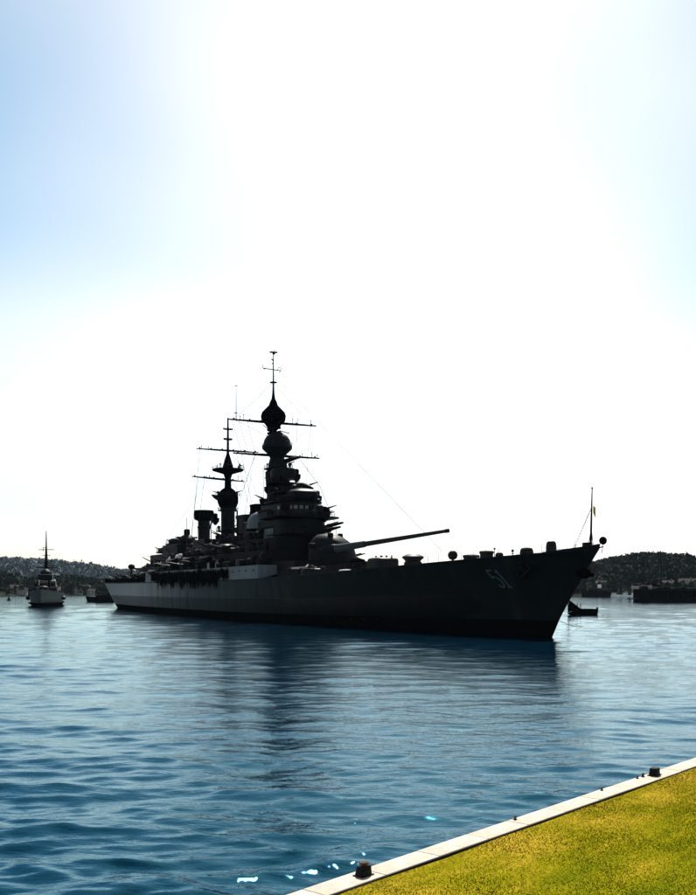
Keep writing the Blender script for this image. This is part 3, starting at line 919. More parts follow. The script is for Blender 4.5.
# first level with plated sides, painted paler for the light they catch (follows the hull)
m = MB(); ts = [.335 + .0125 * i for i in range(27)]
for side in (1, -1):
    zt = 3.0
    a = [hull_pt(t, 1.0, side, -.04) for t in ts]
    n = len(ts)
    vs_ = a + [p + Vector((0, side * .10, zt)) for p in a] + [Vector((p.x, p.y * .1, p.z + zt)) for p in a]
    fs = [(r * n + k, r * n + k + 1, (r + 1) * n + k + 1, (r + 1) * n + k) for r in range(2) for k in range(n - 1)]
    fs += [(0, n, 2 * n), (n - 1, 2 * n - 1, 3 * n - 1)]
    m.add(vs_, fs)
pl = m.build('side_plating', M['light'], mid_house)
for side in (1, -1):
    pp = MB()
    for i in range(22):
        t = .343 + i * .0146
        p = hull_pt(t, 1.0, side, .02) + Vector((0, 0, 1.9))
        pp.lathe([(.17, -.06), (.17, .1)], 0, 0, 10, M=Matrix.Translation(p) @ Matrix.Rotation(R(90), 4, 'X'))
    pp.build('portholes', M['glass'], pl)['kind'] = 'stuff'
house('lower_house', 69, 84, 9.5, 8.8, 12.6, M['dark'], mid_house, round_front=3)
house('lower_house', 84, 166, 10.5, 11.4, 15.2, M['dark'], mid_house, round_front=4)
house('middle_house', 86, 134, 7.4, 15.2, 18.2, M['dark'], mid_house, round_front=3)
slab('sunlit_platform', 132, 4.5, 18.3, 3.2, 2.9, .45, M['roof'], mid_house)  # pale colour stands in for sun on the flat top
slab('sunlit_boat_deck_slab', 70.5, 8.2, 10.9, 4.2, 1.5, .35, M['roof'], mid_house, e=.35)  # slab coloured pale to read as a sun-struck top
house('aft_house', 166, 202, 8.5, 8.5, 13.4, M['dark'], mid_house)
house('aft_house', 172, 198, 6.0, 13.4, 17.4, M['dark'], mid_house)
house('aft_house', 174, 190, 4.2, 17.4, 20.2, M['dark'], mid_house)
house('aft_house', 200, 210, 5.0, 8.5, 12.4, M['dark'], mid_house)
house('boat_deck_house', 134, 158, 6.4, 15.2, 18.4, M['dark'], mid_house)
house('boat_deck_house', 146, 157, 4.0, 18.4, 20.4, M['dark'], mid_house, y=.8)
house('signal_house', 104, 114, 5.0, 18.2, 21.2, M['dark'], mid_house)

# forward tower
tower = empty('forward_tower', (0, 0, 0), 0, ship)
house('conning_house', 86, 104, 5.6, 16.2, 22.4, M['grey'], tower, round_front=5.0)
MB().add(*(lambda a: ([a[0], a[1], a[2], a[3], a[0] + Vector((0, .12, 0)), a[1] + Vector((0, .12, 0)), a[2] + Vector((0, .12, 0)), a[3] + Vector((0, .12, 0))], [(0, 1, 2, 3), (7, 6, 5, 4), (0, 4, 5, 1), (1, 5, 6, 2), (2, 6, 7, 3), (3, 7, 4, 0)]))(
    [L(93.0, 5.8, 16.3), L(103.9, 5.8, 16.3), L(103.9, 5.8, 20.4), L(93.0, 5.8, 20.4)])).build('lit_side_panel', M['light'], tower)  # pale panel painting sky light onto the conning house side
slab('bridge_wing', 92, 0, 22.3, 7.4, 8.2, .55, M['dark'], tower, .5)
slab('lower_wing', 92, 0, 18.6, 6.8, 6.4, .45, M['dark'], tower, .5)
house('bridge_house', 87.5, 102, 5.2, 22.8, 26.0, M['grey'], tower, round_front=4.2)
wb = MB()
for i in range(13):                                    # bridge windows round the front
    q = -PI / 2 + PI * (i + .5) / 13
    c = Vector((MID - 87.5 - 4.2 + 4.24 * math.cos(q), 5.23 * math.sin(q), 24.9))
    MB().box(-.03, .03, -.42, .42, -.4, .4, M=Matrix.Translation(c) @ Matrix.Rotation(math.atan2(math.sin(q) * 4.2, math.cos(q) * 5.2), 4, 'Z')).build('bridge_window', M['glass'], tower)
slab('upper_platform', 95.5, 0, 26.0, 6.0, 6.1, .55, M['dark'], tower, .6)
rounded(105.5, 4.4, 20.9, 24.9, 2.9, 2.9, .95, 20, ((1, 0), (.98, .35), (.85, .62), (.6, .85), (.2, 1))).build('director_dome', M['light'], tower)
slab('dome_platform', 106.5, 3.6, 20.5, 3.2, 3.8, .45, M['dark'], tower, .8)
# forward lamps and searchlight on the bridge wing
rounded(86.4, -2.6, 22.8, 25.4, 1.0, .95, .9, 16, ((.5, 0), (.55, .25), (1, .4), (1, .8), (.8, .95), (.4, 1))).build('searchlight', M['grey'], tower)
rounded(84.6, -2.0, 18.9, 21.2, 1.0, 1.1, .9, 16, ((.6, 0), (1, .3), (1, .7), (.5, 1))).build('searchlight', M['grey'], tower)
# main column
col = MB().lathe([(3.4, 16), (3.0, 22), (2.75, 26), (2.5, 31.4), (2.9, 32.2), (3.0, 34.4), (2.3, 35.0), (2.2, 36.6)], *L(104.6, 0, 0)[:2], 24)
col.build('column', M['grey'], tower)
lad = MB()
for yy in (2.75, 3.15): lad.tube([L(106.8, yy, 22.5), L(106.8, yy - .1, 36)], .04, 4)
for k in range(30): lad.tube([L(106.8, 2.72, 22.8 + k * .44), L(106.8, 3.14, 22.8 + k * .44)], .03, 4)
lad.build('ladder', M['wire'], tower)
slab('tower_platform', 101.5, 0, 31.0, 3.5, 3.9, .5, M['dark'], tower, .8)
rounded(101.0, 0, 32.4, 34.9, 3.0, 3.0, .8, 20, ((.95, 0), (1, .3), (1, .75), (.9, .95), (.7, 1))).build('lookout_house', M['grey'], tower)
slab('tower_platform', 98.0, 0, 28.3, 5.4, 4.4, .55, M['dark'], tower, .7)
# pointed rangefinder hood overhanging forward
rf = MB().tube([L(101, -.6, 29.9), L(97, -1.6, 30.0), L(94, -2.6, 29.8), L(91.5, -3.4, 29.6)], [.9, 1.4, 1.25, .15], 14)
rf.build('rangefinder_hood', M['dark'], tower)
rounded(92.6, -1.0, 26.4, 29.4, 3.8, 3.5, .7, 20, ((.7, 0), (.9, .2), (1, .45), (.97, .75), (.75, .93), (.4, 1))).build('fire_director', M['grey'], tower)
MB().tube([L(92.6, -3.6, 27.4), L(92.6, 2.9, 27.4)], .42, 10).build('rangefinder', M['dark'], tower)
rounded(90.2, -3.2, 25.9, 27.3, 1.1, 1.2, .8, 14, ((.6, 0), (1, .3), (1, .75), (.5, 1))).build('lamp_house', M['grey'], tower)
for k in range(12):
    q = 2 * PI * k / 12
    c = L(104.6, 0, 0) + Vector((2.78 * math.cos(q), 2.78 * math.sin(q), 30.0))
    MB().box(-.05, .05, -.4, .4, -.45, .45, M=Matrix.Translation(c) @ Matrix.Rotation(q, 4, 'Z')).build('column_window', M['glass'], tower)
# domes at the top
MB().lathe([(2.1, 36.4), (1.7, 37.8), (2.3, 38.8), (3.3, 39.7), (3.62, 40.1), (3.62, 40.6), (3.3, 41.0), (3.1, 42.0), (2.5, 43.0), (1.5, 43.6), (1.2, 43.9)], *L(105.0, 0, 0)[:2], 24).build('director_dome', M['grey'], tower)
MB().tube([L(105, -1.2, 36.8), L(101.5, -2.6, 37.4), L(99.5, -3.8, 37.6)], [.7, .5, .15], 8).build('bracket', M['dark'], tower)
MB().lathe([(.75, 43.7), (.8, 44.6), (1.25, 45.1), (2.1, 46.3), (2.85, 47.0), (3.0, 48.2), (2.75, 49.0), (1.9, 49.9), (1.1, 50.7), (.8, 51.6), (.45, 52.3), (.3, 53.5)], *L(107.4, 0, 0)[:2], 22).build('radar_dome', M['black'], tower)
cl = MB()
for i in range(16):
    q = i * 2.4; z = 43.8 + (i % 5) * .45
    c = L(107, 0, z) + Vector((math.cos(q), math.sin(q), 0)) * 1.25
    cl.box(c.x - .35, c.x + .35, c.y - .35, c.y + .35, c.z - .2, c.z + .35, .06)
cl.tube([L(107, -1.5, 44.7), L(107, -4.0, 44.2)], .12, 5); cl.tube([L(107, 1.2, 44.7), L(106, 3.2, 45.6)], .1, 5)
cl.build('aerial_fittings', M['black'], tower)
tm = MB().tube([L(107.4, 0, 52.5), L(107.4, 0, 56.2), L(107.4, 0, 63.2)], [.34, .2, .1], 8)
tm.lathe([(.2, 56.0), (.9, 56.15), (.9, 56.3), (.2, 56.4)], *L(107.4, 0, 0)[:2], 12)
tm.tube([L(107.4, 2.7, 59.4), L(107.4, -1.8, 59.2)], .11, 6)
tm.tube([L(107.4, 2.7, 59.4), L(107.4, 2.7, 60.3)], .06, 5); tm.tube([L(107.4, 2.7, 59.4), L(107.4, 1.9, 59.0)], .06, 5)
tm.tube([L(107.4, -1.0, 59.25), L(107.4, -1.4, 60.0), L(107.4, -2.2, 59.7)], .07, 5); tm.tube([L(107.4, -1.4, 58.6), L(107.4, -2.2, 59.6)], .07, 5)
tm.tube([L(107.4, 0, 61.4), L(107.4, .5, 61.8)], .14, 6); tm.tube([L(107.4, 0, 60.9), L(107.4, .4, 60.6)], .12, 6)
tm.ball(L(107.4, -.1, 63.2), .36); tm.tube([L(107.4, .9, 63.4), L(107.4, -1.0, 63.5)], .2, 8); tm.tube([L(107.4, -.1, 63.2), L(107.4, -.2, 64.2)], .05, 5)
tm.build('topmast', M['black'], tower)

def yard(s, yc, half, z, r, parent, name='yard', tilt=0.0, posts=()):
    y = MB().tube([L(s, yc + half, z + tilt), L(s, yc + half * .4, z + tilt * .4), L(s, yc, z), L(s, yc - half * .4, z - tilt * .4), L(s, yc - half, z - tilt)], [r * .5, r * .9, r, r * .9, r * .5], 8)
    for k in range(6):
        f = -1 + 2 * (k + .3) / 5.6
        y.box(*(lambda c: (c.x - .12, c.x + .12, c.y - .18, c.y + .18, c.z, c.z + .45))(L(s, yc + half * f, z + tilt * f)), .03)
    for (py, h) in posts:
        y.tube([L(s, py, z), L(s, py, z + h)], .07, 5); y.ball(L(s, py, z + h), .16, 1, 8, 6)
    return y.build(name, M['dark'], parent)
yard(107.4, 0, 11.2, 46.6, .36, tower, posts=((7.5, 1.3), (8.4, .9), (-5.0, 1.2), (-6.4, 1.2), (-9.8, 1.1)))
yard(105.0, 0, 11.0, 38.4, .36, tower, posts=((8, .7), (-6.5, .8), (-9.0, 1.2), (-10.4, .8)))
ant = MB().tube([L(107.4, 9.4, 46.4), L(107.4, 9.4, 54.7)], [.11, .05], 6); ant.tube([L(107.4, 9.75, 54.6), L(107.4, 9.05, 54.6)], .09, 5); ant.tube([L(107.4, 10.0, 48.2), L(107.4, 9.1, 48.2)], .1, 5)
ant.build('whip_aerial', M['dark'], tower)
hal = MB()
for (s, y, z) in ((107.4, 10.6, 46.6), (107.4, 8.7, 46.6), (107.4, 6.6, 46.6), (107.4, -6.2, 46.5), (107.4, -9.9, 46.5), (105, 10.2, 38.4), (105, 9.0, 38.3), (105, -8, 38.3)):
    hal.tube([L(s, y, z), L(s - 2, y * .8, 27 if z < 40 else 38)], .045, 4)
hal.tube([L(105, 5.6, 38.2), L(109, 7.2, 30), L(113, 8.0, 22), L(114, 8.4, 18)], .06, 5)
hal.tube([L(105, -5.6, 38.2), L(101, -9.4, 31), L(99, -12.5, 22), L(98, -13, 12)], .06, 5)
hal.tube([L(107.4, .2, 56.2), L(138, .1, 52.4)], .045, 4); hal.tube([L(107.4, 0, 58), L(30, 0, 13.2)], .04, 4)
hal.tube([L(107.4, 0, 56), L(107.4, -9.8, 46.8)], .04, 4); hal.tube([L(107.4, 0, 56), L(107.4, 9.8, 46.8)], .04, 4)
hal.tube([L(105, .2, 42), L(107.4, 10.0, 46.6)], .04, 4); hal.tube([L(105, -3, 40.5), L(107.4, -10.0, 46.6)], .04, 4)
hal.build('rigging', M['wire'], tower)

def dress(s, y, z, hl, hw, parent, n=14, seed=1, h=1.05, big=1.0):
    """railing, lamps, boxes and lookout sights round the edge of a platform"""
    q_ = random.Random(seed); m = MB(); ring = []
    for k in range(28):
        a = 2 * PI * k / 28
        p = L(s, y, z) + Vector((hl * .95 * abs(math.cos(a)) ** .7 * math.copysign(1, math.cos(a)), hw * .95 * abs(math.sin(a)) ** .7 * math.copysign(1, math.sin(a)), 0))
        ring.append(p); m.tube([p, p + Vector((0, 0, h))], .03, 4)
    for f in (1, .5): m.tube([p + Vector((0, 0, h * f)) for p in ring + ring[:1]], .025, 4)
    m.build('railing', M['wire'], parent)
    for k in range(n):
        a = q_.uniform(0, 2 * PI)
        c = L(s, y, z) + Vector((hl * .82 * math.cos(a), hw * .82 * math.sin(a), 0)); r = q_.uniform(.25, .6) * big; t = q_.random()
        if t < .4: MB().lathe([(r * .6, c.z - .02), (r * .5, c.z + .7), (r, c.z + .9), (r, c.z + .9 + r), (r * .5, c.z + 1.1 + r)], c.x, c.y, 10).build('sight', M['dark'], parent)
        elif t < .75: MB().box(c.x - r, c.x + r, c.y - r, c.y + r, c.z - .02, c.z + r * 2.2, .08).build('locker', M['grey'], parent)
        else: MB().tube([c, c + Vector((0, 0, 1.0)), c + Vector((math.cos(a) * 1.5, math.sin(a) * 1.5, 1.5))], [.2, .22, .1], 7).build('machine_gun', M['dark'], parent)
dress(92, 0, 22.8, 7.4, 8.2, tower, 16, 1, big=1.2); dress(92, 0, 19.0, 6.8, 6.4, tower, 14, 2, big=1.2); dress(95.5, 0, 26.5, 6.0, 6.1, tower, 14, 3)
dress(101.5, 0, 31.45, 3.5, 3.9, tower, 8, 4, big=.8); dress(98, 0, 28.8, 5.4, 4.4, tower, 12, 5); dress(106.5, 3.6, 20.9, 3.2, 3.8, tower, 6, 6)
dress(105, 0, 40.6, 3.5, 3.5, tower, 5, 7, .9, .6)
for (s, y, z, hl, hw) in ((104.0, 0, 34.9, 3.3, 3.3), (100, 0, 24.6, 6.9, 5.9), (97.5, 0, 20.6, 7.6, 6.3)):
    slab('tower_gallery', s, y, z, hl, hw, .3, M['dark'], tower, .7)
dress(104.0, 0, 35.2, 3.3, 3.3, tower, 8, 8, .9, .7)
def sponson(s, y, z, r, a, parent, gun=True):
    """gun or searchlight tub carried on a bracket off the tower side"""
    c = L(s, y, z)
    m = MB().lathe([(r * .25, c.z - r * .9), (r * .95, c.z), (r, c.z + .95), (r * .93, c.z + .95), (r * .9, c.z + .1)], c.x, c.y, 16)
    m.build('sponson_tub', M['dark'], parent)
    if gun:
        d = Vector((math.cos(a), math.sin(a), .28))
        MB().tube([c + Vector((0, 0, .5)) - d * .6, c + Vector((0, 0, .9)) + d * .6, c + Vector((0, 0, .95)) + d * 2.9], [.32, .26, .09], 8).build('tub_gun', M['dark'], parent)
    else:
        MB().lathe([(.3, c.z), (.3, c.z + .7), (r * .55, c.z + .9), (r * .6, c.z + 1.9), (r * .3, c.z + 2.2)], c.x, c.y, 12).build('tub_searchlight', M['black'], parent)
for (s, y, z, r, a, gn) in ((87.0, -4.6, 20.0, 1.5, .7, 1), (86.4, -3.8, 22.9, 1.4, .6, 0), (89.0, -5.0, 23.8, 1.3, .8, 1), (91.6, -4.3, 26.9, 1.2, .8, 0), (95.6, -3.4, 29.6, 1.1, .9, 1), (99.6, -2.7, 32.6, 1.0, .9, 0), (85.2, -4.6, 16.6, 1.7, .5, 1), (81.6, -2.6, 15.2, 1.6, .3, 1),
                         (104.5, 3.4, 27.0, 1.2, -1.3, 1), (102.0, 3.4, 29.6, 1.0, -1.2, 0), (89.0, 4.6, 24.6, 1.1, -.5, 1),
                         (143.2, 2.6, 25.0, 1.1, -1.9, 0), (138, 2.9, 20.0, 1.4, -1.4, 1), (138, -3.0, 24.0, 1.2, 1.2, 0), (132, -4.5, 21.0, 1.5, 1.0, 1), (157.5, 2.8, 19.0, 1.3, -1.6, 1), (165, 2.4, 17.5, 1.4, -1.8, 0), (183, 3.0, 17.4, 1.4, -2.2, 1), (201.5, 2.0, 14.0, 1.5, -2.6, 1), (206, 4.0, 11.0, 1.6, -2.6, 1)):
    sponson(s, y, z, r, a, ship if s > 130 else tower, gn)
# secondary twin gun mounts (copied)
def gun_mount(parent):
    t = empty('gun_mount', (0, 0, 0), 0, parent)
    g = MB(); n = 16; rings = []
    for (f, z) in ((.95, 0), (1, .3), (1, 1.3), (.9, 1.9), (.6, 2.25), (.3, 2.3)):
        rings.append([Vector((2.0 * f * abs(math.cos(q)) ** .6 * (1 if math.cos(q) >= 0 else -1), 1.7 * f * abs(math.sin(q)) ** .6 * (1 if math.sin(q) >= 0 else -1), z)) for q in [2 * PI * k / n for k in range(n)]])
    g.add(*ring_loft(rings, n)); g.build('gunhouse', M['grey'], t)
    for y in (-.6, .6):
        MB().tube([(1.2, y, 1.2), (2.6, y, 1.45), (2.65, y, 1.46), (6.2, y, 2.05)], [.3, .28, .2, .13], 10).build('barrel', M['gun'], t)
    return t
gm0 = gun_mount(ship)
spots = [(88, 9.2, 12.6, -.35), (112, 10.2, 15.2, -1.2), (124, 11.6, 11.6, -1.4), (138, 11.6, 11.6, -1.5), (150, 11.4, 11.6, -1.7), (88, -9.2, 12.6, .35), (112, -10.2, 15.2, 1.2), (124, -11.6, 11.6, 1.4), (138, -11.6, 11.6, 1.5), (150, -11.4, 11.6, 1.7), (199, 0, 17.4, PI)]
for i, (s, y, z, a) in enumerate(spots):
    o = gm0 if i == 0 else copy_tree(gm0, ship)
    o.location = L(s, y, z); o.rotation_euler = (0, 0, a)
# light guns forward of the bridge
for (s, y, z, a) in ((83.0, -3.0, 20.6, .5), (82.2, -2.2, 19.6, .42)):
    g = MB().tube([L(s, y, z), L(s, y, z) + Vector((math.cos(a) * 1.8, math.sin(a) * 1.8, .2)), L(s, y, z) + Vector((math.cos(a) * 4.2, math.sin(a) * 4.2, .55))], [.45, .38, .22], 10)
    g.lathe([(.5, z - 1.6), (.4, z - .1)], *L(s + .3, y, 0)[:2], 10)
    g.build('light_gun', M['dark'], ship)
slab('gun_platform', 83.4, -1.4, 18.2, 2.2, 3.2, .4, M['dark'], ship)
MB().lathe([(1.6, 8.8), (1.4, 18.3)], *L(84.5, -1.0, 0)[:2], 14).build('platform_support', M['dark'], ship)

# forward funnel
fn = empty('funnel', (0, 0, 0), 0, ship)
rounded(121, 0, 17.5, 25.2, 4.6, 3.7, .6, 24, ((1, 0), (1, .9), (1.06, .91), (1.06, 1), (.9, 1.0))).build('funnel_casing', M['dark'], fn)
rounded(119.5, -.6, 25.0, 27.9, 2.6, 1.55, .6, 20, ((1, 0), (1, .8), (1.05, .84), (1.05, 1), (.85, 1.0), (.8, .8))).build('funnel_uptake', M['black'], fn)
for yy in (3.75, -3.75):
    MB().tube([L(122.5, yy, 17.6), L(122.5, yy, 26.4)], .22, 8).build('steam_pipe', M['grey'], fn)
MB().lathe([(1.4, 18), (1.4, 25.4), (1.5, 25.6)], *L(115.5, 1.6, 0)[:2], 14).build('ventilator_trunk', M['dark'], fn)

# after mast tower
am = empty('after_mast', (0, 0, 0), 0, ship)
c = L(140.4, 0, 0)[:2]
MB().lathe([(3.4, 15), (2.6, 17.6), (2.0, 18.6), (1.85, 21), (1.85, 28.3)], *c, 20).build('trunk', M['grey'], am)
MB().lathe([(1.9, 28.2), (2.5, 28.9), (2.95, 30.0), (2.95, 31.6), (2.5, 32.7), (1.7, 33.5), (1.0, 33.9)], *c, 8).build('control_top', M['black'], am)
MB().tube([L(140.4, 2.4, 31.0), L(141, 3.6, 31.6), L(141.4, 4.3, 32.0)], [.8, .55, .1], 8).build('searchlight', M['grey'], am)
MB().lathe([(.95, 33.6), (.85, 36.5), (1.2, 37.6), (4.1, 38.5), (4.3, 38.8), (4.1, 39.0), (1.5, 39.3), (1.1, 40.8), (.55, 42.6), (.36, 43.2), (.3, 47), (.2, 52.8)], *c, 16).build('mast_pole', M['black'], am)
yard(140.4, 0, 8.8, 44.0, .3, am, posts=((7.4, .8), (5.5, .6)))
yard(140.4, 2.6, 7.4, 36.2, .3, am, tilt=.35, posts=((5.2, .7), (6.0, .5), (-3, 1.0)))
yard(140.4, 0, 1.3, 49.6, .16, am); yard(140.4, 0, 1.2, 46.9, .2, am)
rg = MB()
for (y, z) in ((7.8, 44), (-7.8, 44), (8.2, 36.4), (6.5, 36.4)):
    rg.tube([L(140.4, y, z), L(152, y * .9, 16)], .045, 4)
rg.tube([L(140.4, 0, 52.5), L(107.4, 10.8, 46.7)], .045, 4); rg.tube([L(140.4, 0, 44), L(236, 0, 9.5)], .04, 4)
rg.tube([L(140.4, -3.0, 33), L(142, 0, 38), L(141, 1, 43)], .045, 4)
rg.tube([L(140.4, -.2, 44), L(133, -3.8, 36), L(130, -5.4, 29), L(129, -5.6, 25)], .045, 5)
rg.build('rigging', M['wire'], am)
for yy in (1, -1):
    MB().tube([L(144, yy * 2.6, 27.2), L(148, yy * 3.4, 21), L(149.5, yy * 3.8, 16)], .22, 8).build('boat_derrick', M['dark'], am)
rounded(149, 1.2, 15.2, 19.6, 1.8, 1.5, .95, 16, ((.6, 0), (.95, .25), (1, .5), (.85, .8), (.4, 1))).build('cowl_ventilator', M['grey'], ship)

slab('mast_gallery', 140.4, 0, 22.0, 3.0, 3.2, .3, M['dark'], am, .9); dress(140.4, 0, 22.3, 3.0, 3.2, am, 8, 11, .9, .8)
slab('mast_gallery', 140.4, 0, 27.6, 2.5, 2.7, .25, M['dark'], am, .9); dress(140.4, 0, 27.85, 2.5, 2.7, am, 5, 12, .8, .6)
dress(140.4, 0, 39.0, 4.2, 4.2, am, 6, 13, .8, .6); dress(140.4, 0, 31.6, 3.3, 3.3, am, 9, 14, .8, .7)
# after funnel
f2 = empty('funnel', (0, 0, 0), 0, ship)
c = L(161.3, 0, 0)[:2]
MB().lathe([(2.2, 11), (1.75, 14.5), (1.72, 26.6)], *c, 20).build('funnel_casing', M['grey'], f2)
MB().lathe([(1.9, 26.3), (2.75, 26.7), (2.85, 27.0), (2.85, 28.9), (2.7, 29.3), (2.3, 29.3), (2.2, 28.2)], *c, 20).build('funnel_cap', M['black'], f2)
for yy in (1.78, -1.78):
    MB().tube([L(160.3, yy, 14), L(160.3, yy, 26.3)], .12, 6).build('steam_pipe', M['grey'], f2)
MB().lathe([(1.82, 24.2), (1.95, 24.3), (1.95, 24.6), (1.82, 24.7)], *c, 18).build('hoop', M['dark'], f2)
rounded(157.0, 7.8, 14.6, 16.6, 3.2, 2.0, .7, 16, ((.9, 0), (1, .4), (.8, .8), (.4, 1))).build('awning', M['roof'], ship)
rounded(168.5, 6.8, 14.2, 16.4, 3.6, 1.5, .7, 16, ((.9, 0), (1, .4), (.8, .8), (.4, 1))).build('awning', M['roof'], ship)

# after director and the platforms stepping down to the stern
ad = empty('after_director', (0, 0, 0), 0, ship)
MB().lathe([(2.2, 15), (1.7, 17.5), (1.5, 20.8)], *L(178, 0, 0)[:2], 16).build('pedestal', M['dark'], ad)
MB().lathe([(1.6, 20.6), (2.5, 21.3), (2.5, 21.9), (1.6, 22.8), (.9, 23.1)], *L(178, 0, 0)[:2], 18).build('director_tower', M['dark'], ad)
MB().lathe([(.8, 23.0), (.95, 23.2), (.95, 24.5), (.7, 24.8)], *L(178, 0, 0)[:2], 12).build('director_head', M['black'], ad)
MB().tube([L(178, 3.2, 22.3), L(178, -3.2, 22.3)], .28, 8).build('rangefinder', M['dark'], ad)
MB().tube([L(171.5, 2.0, 17), L(171.5, 2.0, 27.8)], .08, 5).build('whip_aerial', M['wire'], ad)
for (s, y, z, hl, hw) in ((186, .8, 20.2, 4.2, 3.2), (195.5, 1.0, 18.0, 4.4, 3.4), (189, 0, 13.6, 8, 7.4), (203, 1.5, 15.4, 3.4, 2.8)):
    slab('stepped_platform', s, y, z, hl, hw, .5, M['dark'], ad)
MB().lathe([(2.0, 17.2), (1.9, 20.4)], *L(186, .8, 0)[:2], 16).build('platform_drum', M['dark'], ad)
rounded(186, .8, 20.6, 22.4, 3.2, 2.3, .8, 16).build('gun_shield', M['dark'], ad)
rounded(196, 1.0, 18.4, 20.0, 3.0, 2.3, .8, 16).build('gun_shield', M['dark'], ad)
rounded(203.4, 1.5, 15.8, 17.2, 2.2, 1.8, .8, 14).build('gun_shield', M['dark'], ad)
dress(186, .8, 20.7, 4.2, 3.2, ad, 8, 21); dress(195.5, 1.0, 18.5, 4.4, 3.4, ad, 8, 22); dress(189, 0, 14.1, 8, 7.4, ad, 20, 23, big=1.5); dress(203, 1.5, 15.9, 3.4, 2.8, ad, 8, 25)
MB().lathe([(1.6, 12.3), (1.5, 15.6)], *L(203, 1.5, 0)[:2], 14).build('platform_drum', M['dark'], ad); dress(178, 0, 20.9, 2.6, 2.6, ad, 6, 24, .8, .7)
bs = MB().lathe([(.6, 8.5), (.45, 12.6), (.3, 13.6)], *L(243, 1.0, 0)[:2], 12); bs.ball(L(243, 1.0, 14.6), 1.25, .85, 18, 11)
bs.build('stern_dome', M['dark'], ship)
ml = MB().lathe([(.3, 15), (.25, 16.6)], *L(213, 0, 0)[:2], 8); ml.lathe([(.4, 16.4), (.85, 16.7), (.85, 17.3), (.5, 17.6)], *L(213, 0, 0)[:2], 12)
ml.build('lookout_lamp', M['dark'], ship)
rounded(229, 0, 8.4, 11.2, 6.5, 4.4, .6, 20, ((1, 0), (1, .5), (.9, .75), (.6, .95), (.2, 1))).build('stern_house', M['dark'], ship)
rounded(240, 3.5, 8.4, 10.3, 3.0, 2.0, .6, 16).build('stern_winch', M['dark'], ship)
rounded(246, -1, 8.4, 9.9, 2.2, 2.2, .6, 16).build('stern_winch', M['dark'], ship)
slab('stern_awning', 237, 4.6, 11.0, 5.5, 3.4, .25, M['dark'], ship, .5)
MB().tube([L(251, 0, 8.5), L(252.5, 0, 13.0)], .09, 6).build('ensign_staff', M['dark'], ship)

# boats, fenders, rafts and light guns crowding the deck edge
def ship_boat(parent):
    t = empty('ships_boat', (0, 0, 0), 0, parent)
    rings = []; n = 12
    for i, x in enumerate(np.linspace(-4.6, 4.6, 11)):
        f = max(.05, 1 - abs(x / 4.8) ** 2.6)
        rings.append([Vector((x, 1.35 * f * math.sin(q) * (1 if q < PI else 1), .95 - 1.1 * f * (math.cos(q / 2 - PI / 4) if False else abs(math.sin(k / (n - 1) * PI)) ** .7) + .3 * (x / 4.6) ** 2)) for k, q in [(k, -PI / 2 + PI * k / (n - 1)) for k in range(n)]])
    vs_ = [p for r in rings for p in r]
    fs = [(i * n + k, i * n + k + 1, (i + 1) * n + k + 1, (i + 1) * n + k) for i in range(10) for k in range(n - 1)]
    MB().add(vs_, fs).build('boat_hull', M['dark'], t)
    top = MB(); vs_ = []
    for i, r in enumerate(rings):
        a, b = r[0], r[-1]
        for q in (0, .25, .5, .75, 1):
            vs_.append(a.lerp(b, q) + Vector((0, 0, .05 + .45 * math.sin(PI * q))))
    top.add(vs_, [(i * 5 + k, i * 5 + k + 1, (i + 1) * 5 + k + 1, (i + 1) * 5 + k) for i in range(10) for k in range(4)])
    top.build('boat_cover', M['dark'], t)
    for x in (-3, 3):
        MB().tube([(x, -.9, -1.6), (x, -1.9, .2), (x, -1.6, 2.3), (x, 0, 2.9), (x, .3, 2.0)], .11, 6).build('davit', M['dark'], t)
    return t
sb0 = ship_boat(ship)
for i, (s, y, z) in enumerate(((118, 13.6, 13.2), (131, 13.8, 13.3), (146, 13.8, 13.3), (163, 14.2, 10.6), (176, 13.6, 10.2), (189, 12.6, 10.2))):
    o = sb0 if i == 0 else copy_tree(sb0, ship)
    o.location = L(s, y, z); o.rotation_euler = (0, 0, R((i * 37) % 7 - 3) + PI)
g = random.Random(3)
for i in range(27):                                    # dark canvas screens lashed along the rail, uneven lower edges
    t0 = .395 + i * .0088; m = MB(); a = []
    zl = [g.choice((-1.7, -1.0, -.3, .4)) + g.uniform(-.5, .5) for k in range(9)]
    for k in range(9):
        p = hull_pt(t0 + k * .00105, 1.0, 1, .14 + .05 * math.sin(i * 1.7 + k))
        a += [p + Vector((0, 0, g.uniform(1.6, 3.4) if k % 2 else 2.6)), p + Vector((0, -.12, zl[k] if .42 < t0 < .6 else zl[k] * .4 + .6))]
    n = len(a)
    a += [q + Vector((0, .05, 0)) for q in a]
    fs = []
    for k in range(8):
        fs += [(2 * k, 2 * k + 2, 2 * k + 3, 2 * k + 1), (n + 2 * k + 1, n + 2 * k + 3, n + 2 * k + 2, n + 2 * k), (2 * k + 1, 2 * k + 3, n + 2 * k + 3, n + 2 * k + 1), (2 * k, n + 2 * k, n + 2 * k + 2, 2 * k + 2)]
    m.add(a, fs).build('canvas_screen', M['black'], ship)
for i in range(15):                                    # low screens and awning curtains round the quarterdeck rail
    t0 = .64 + i * .0235; m = MB(); a = []
    for k in range(5):
        p = hull_pt(min(.995, t0 + k * .0055), 1.0, 1, -.2)
        a += [p + Vector((0, 0, g.uniform(1.1, 2.0))), p + Vector((0, 0, -.02))]
    n = len(a); a += [q + Vector((0, .05, 0)) for q in a]; fs = []
    for k in range(4):
        fs += [(2 * k, 2 * k + 2, 2 * k + 3, 2 * k + 1), (n + 2 * k + 1, n + 2 * k + 3, n + 2 * k + 2, n + 2 * k), (2 * k, n + 2 * k, n + 2 * k + 2, 2 * k + 2)]
    m.add(a, fs).build('canvas_screen', M['black'], ship)
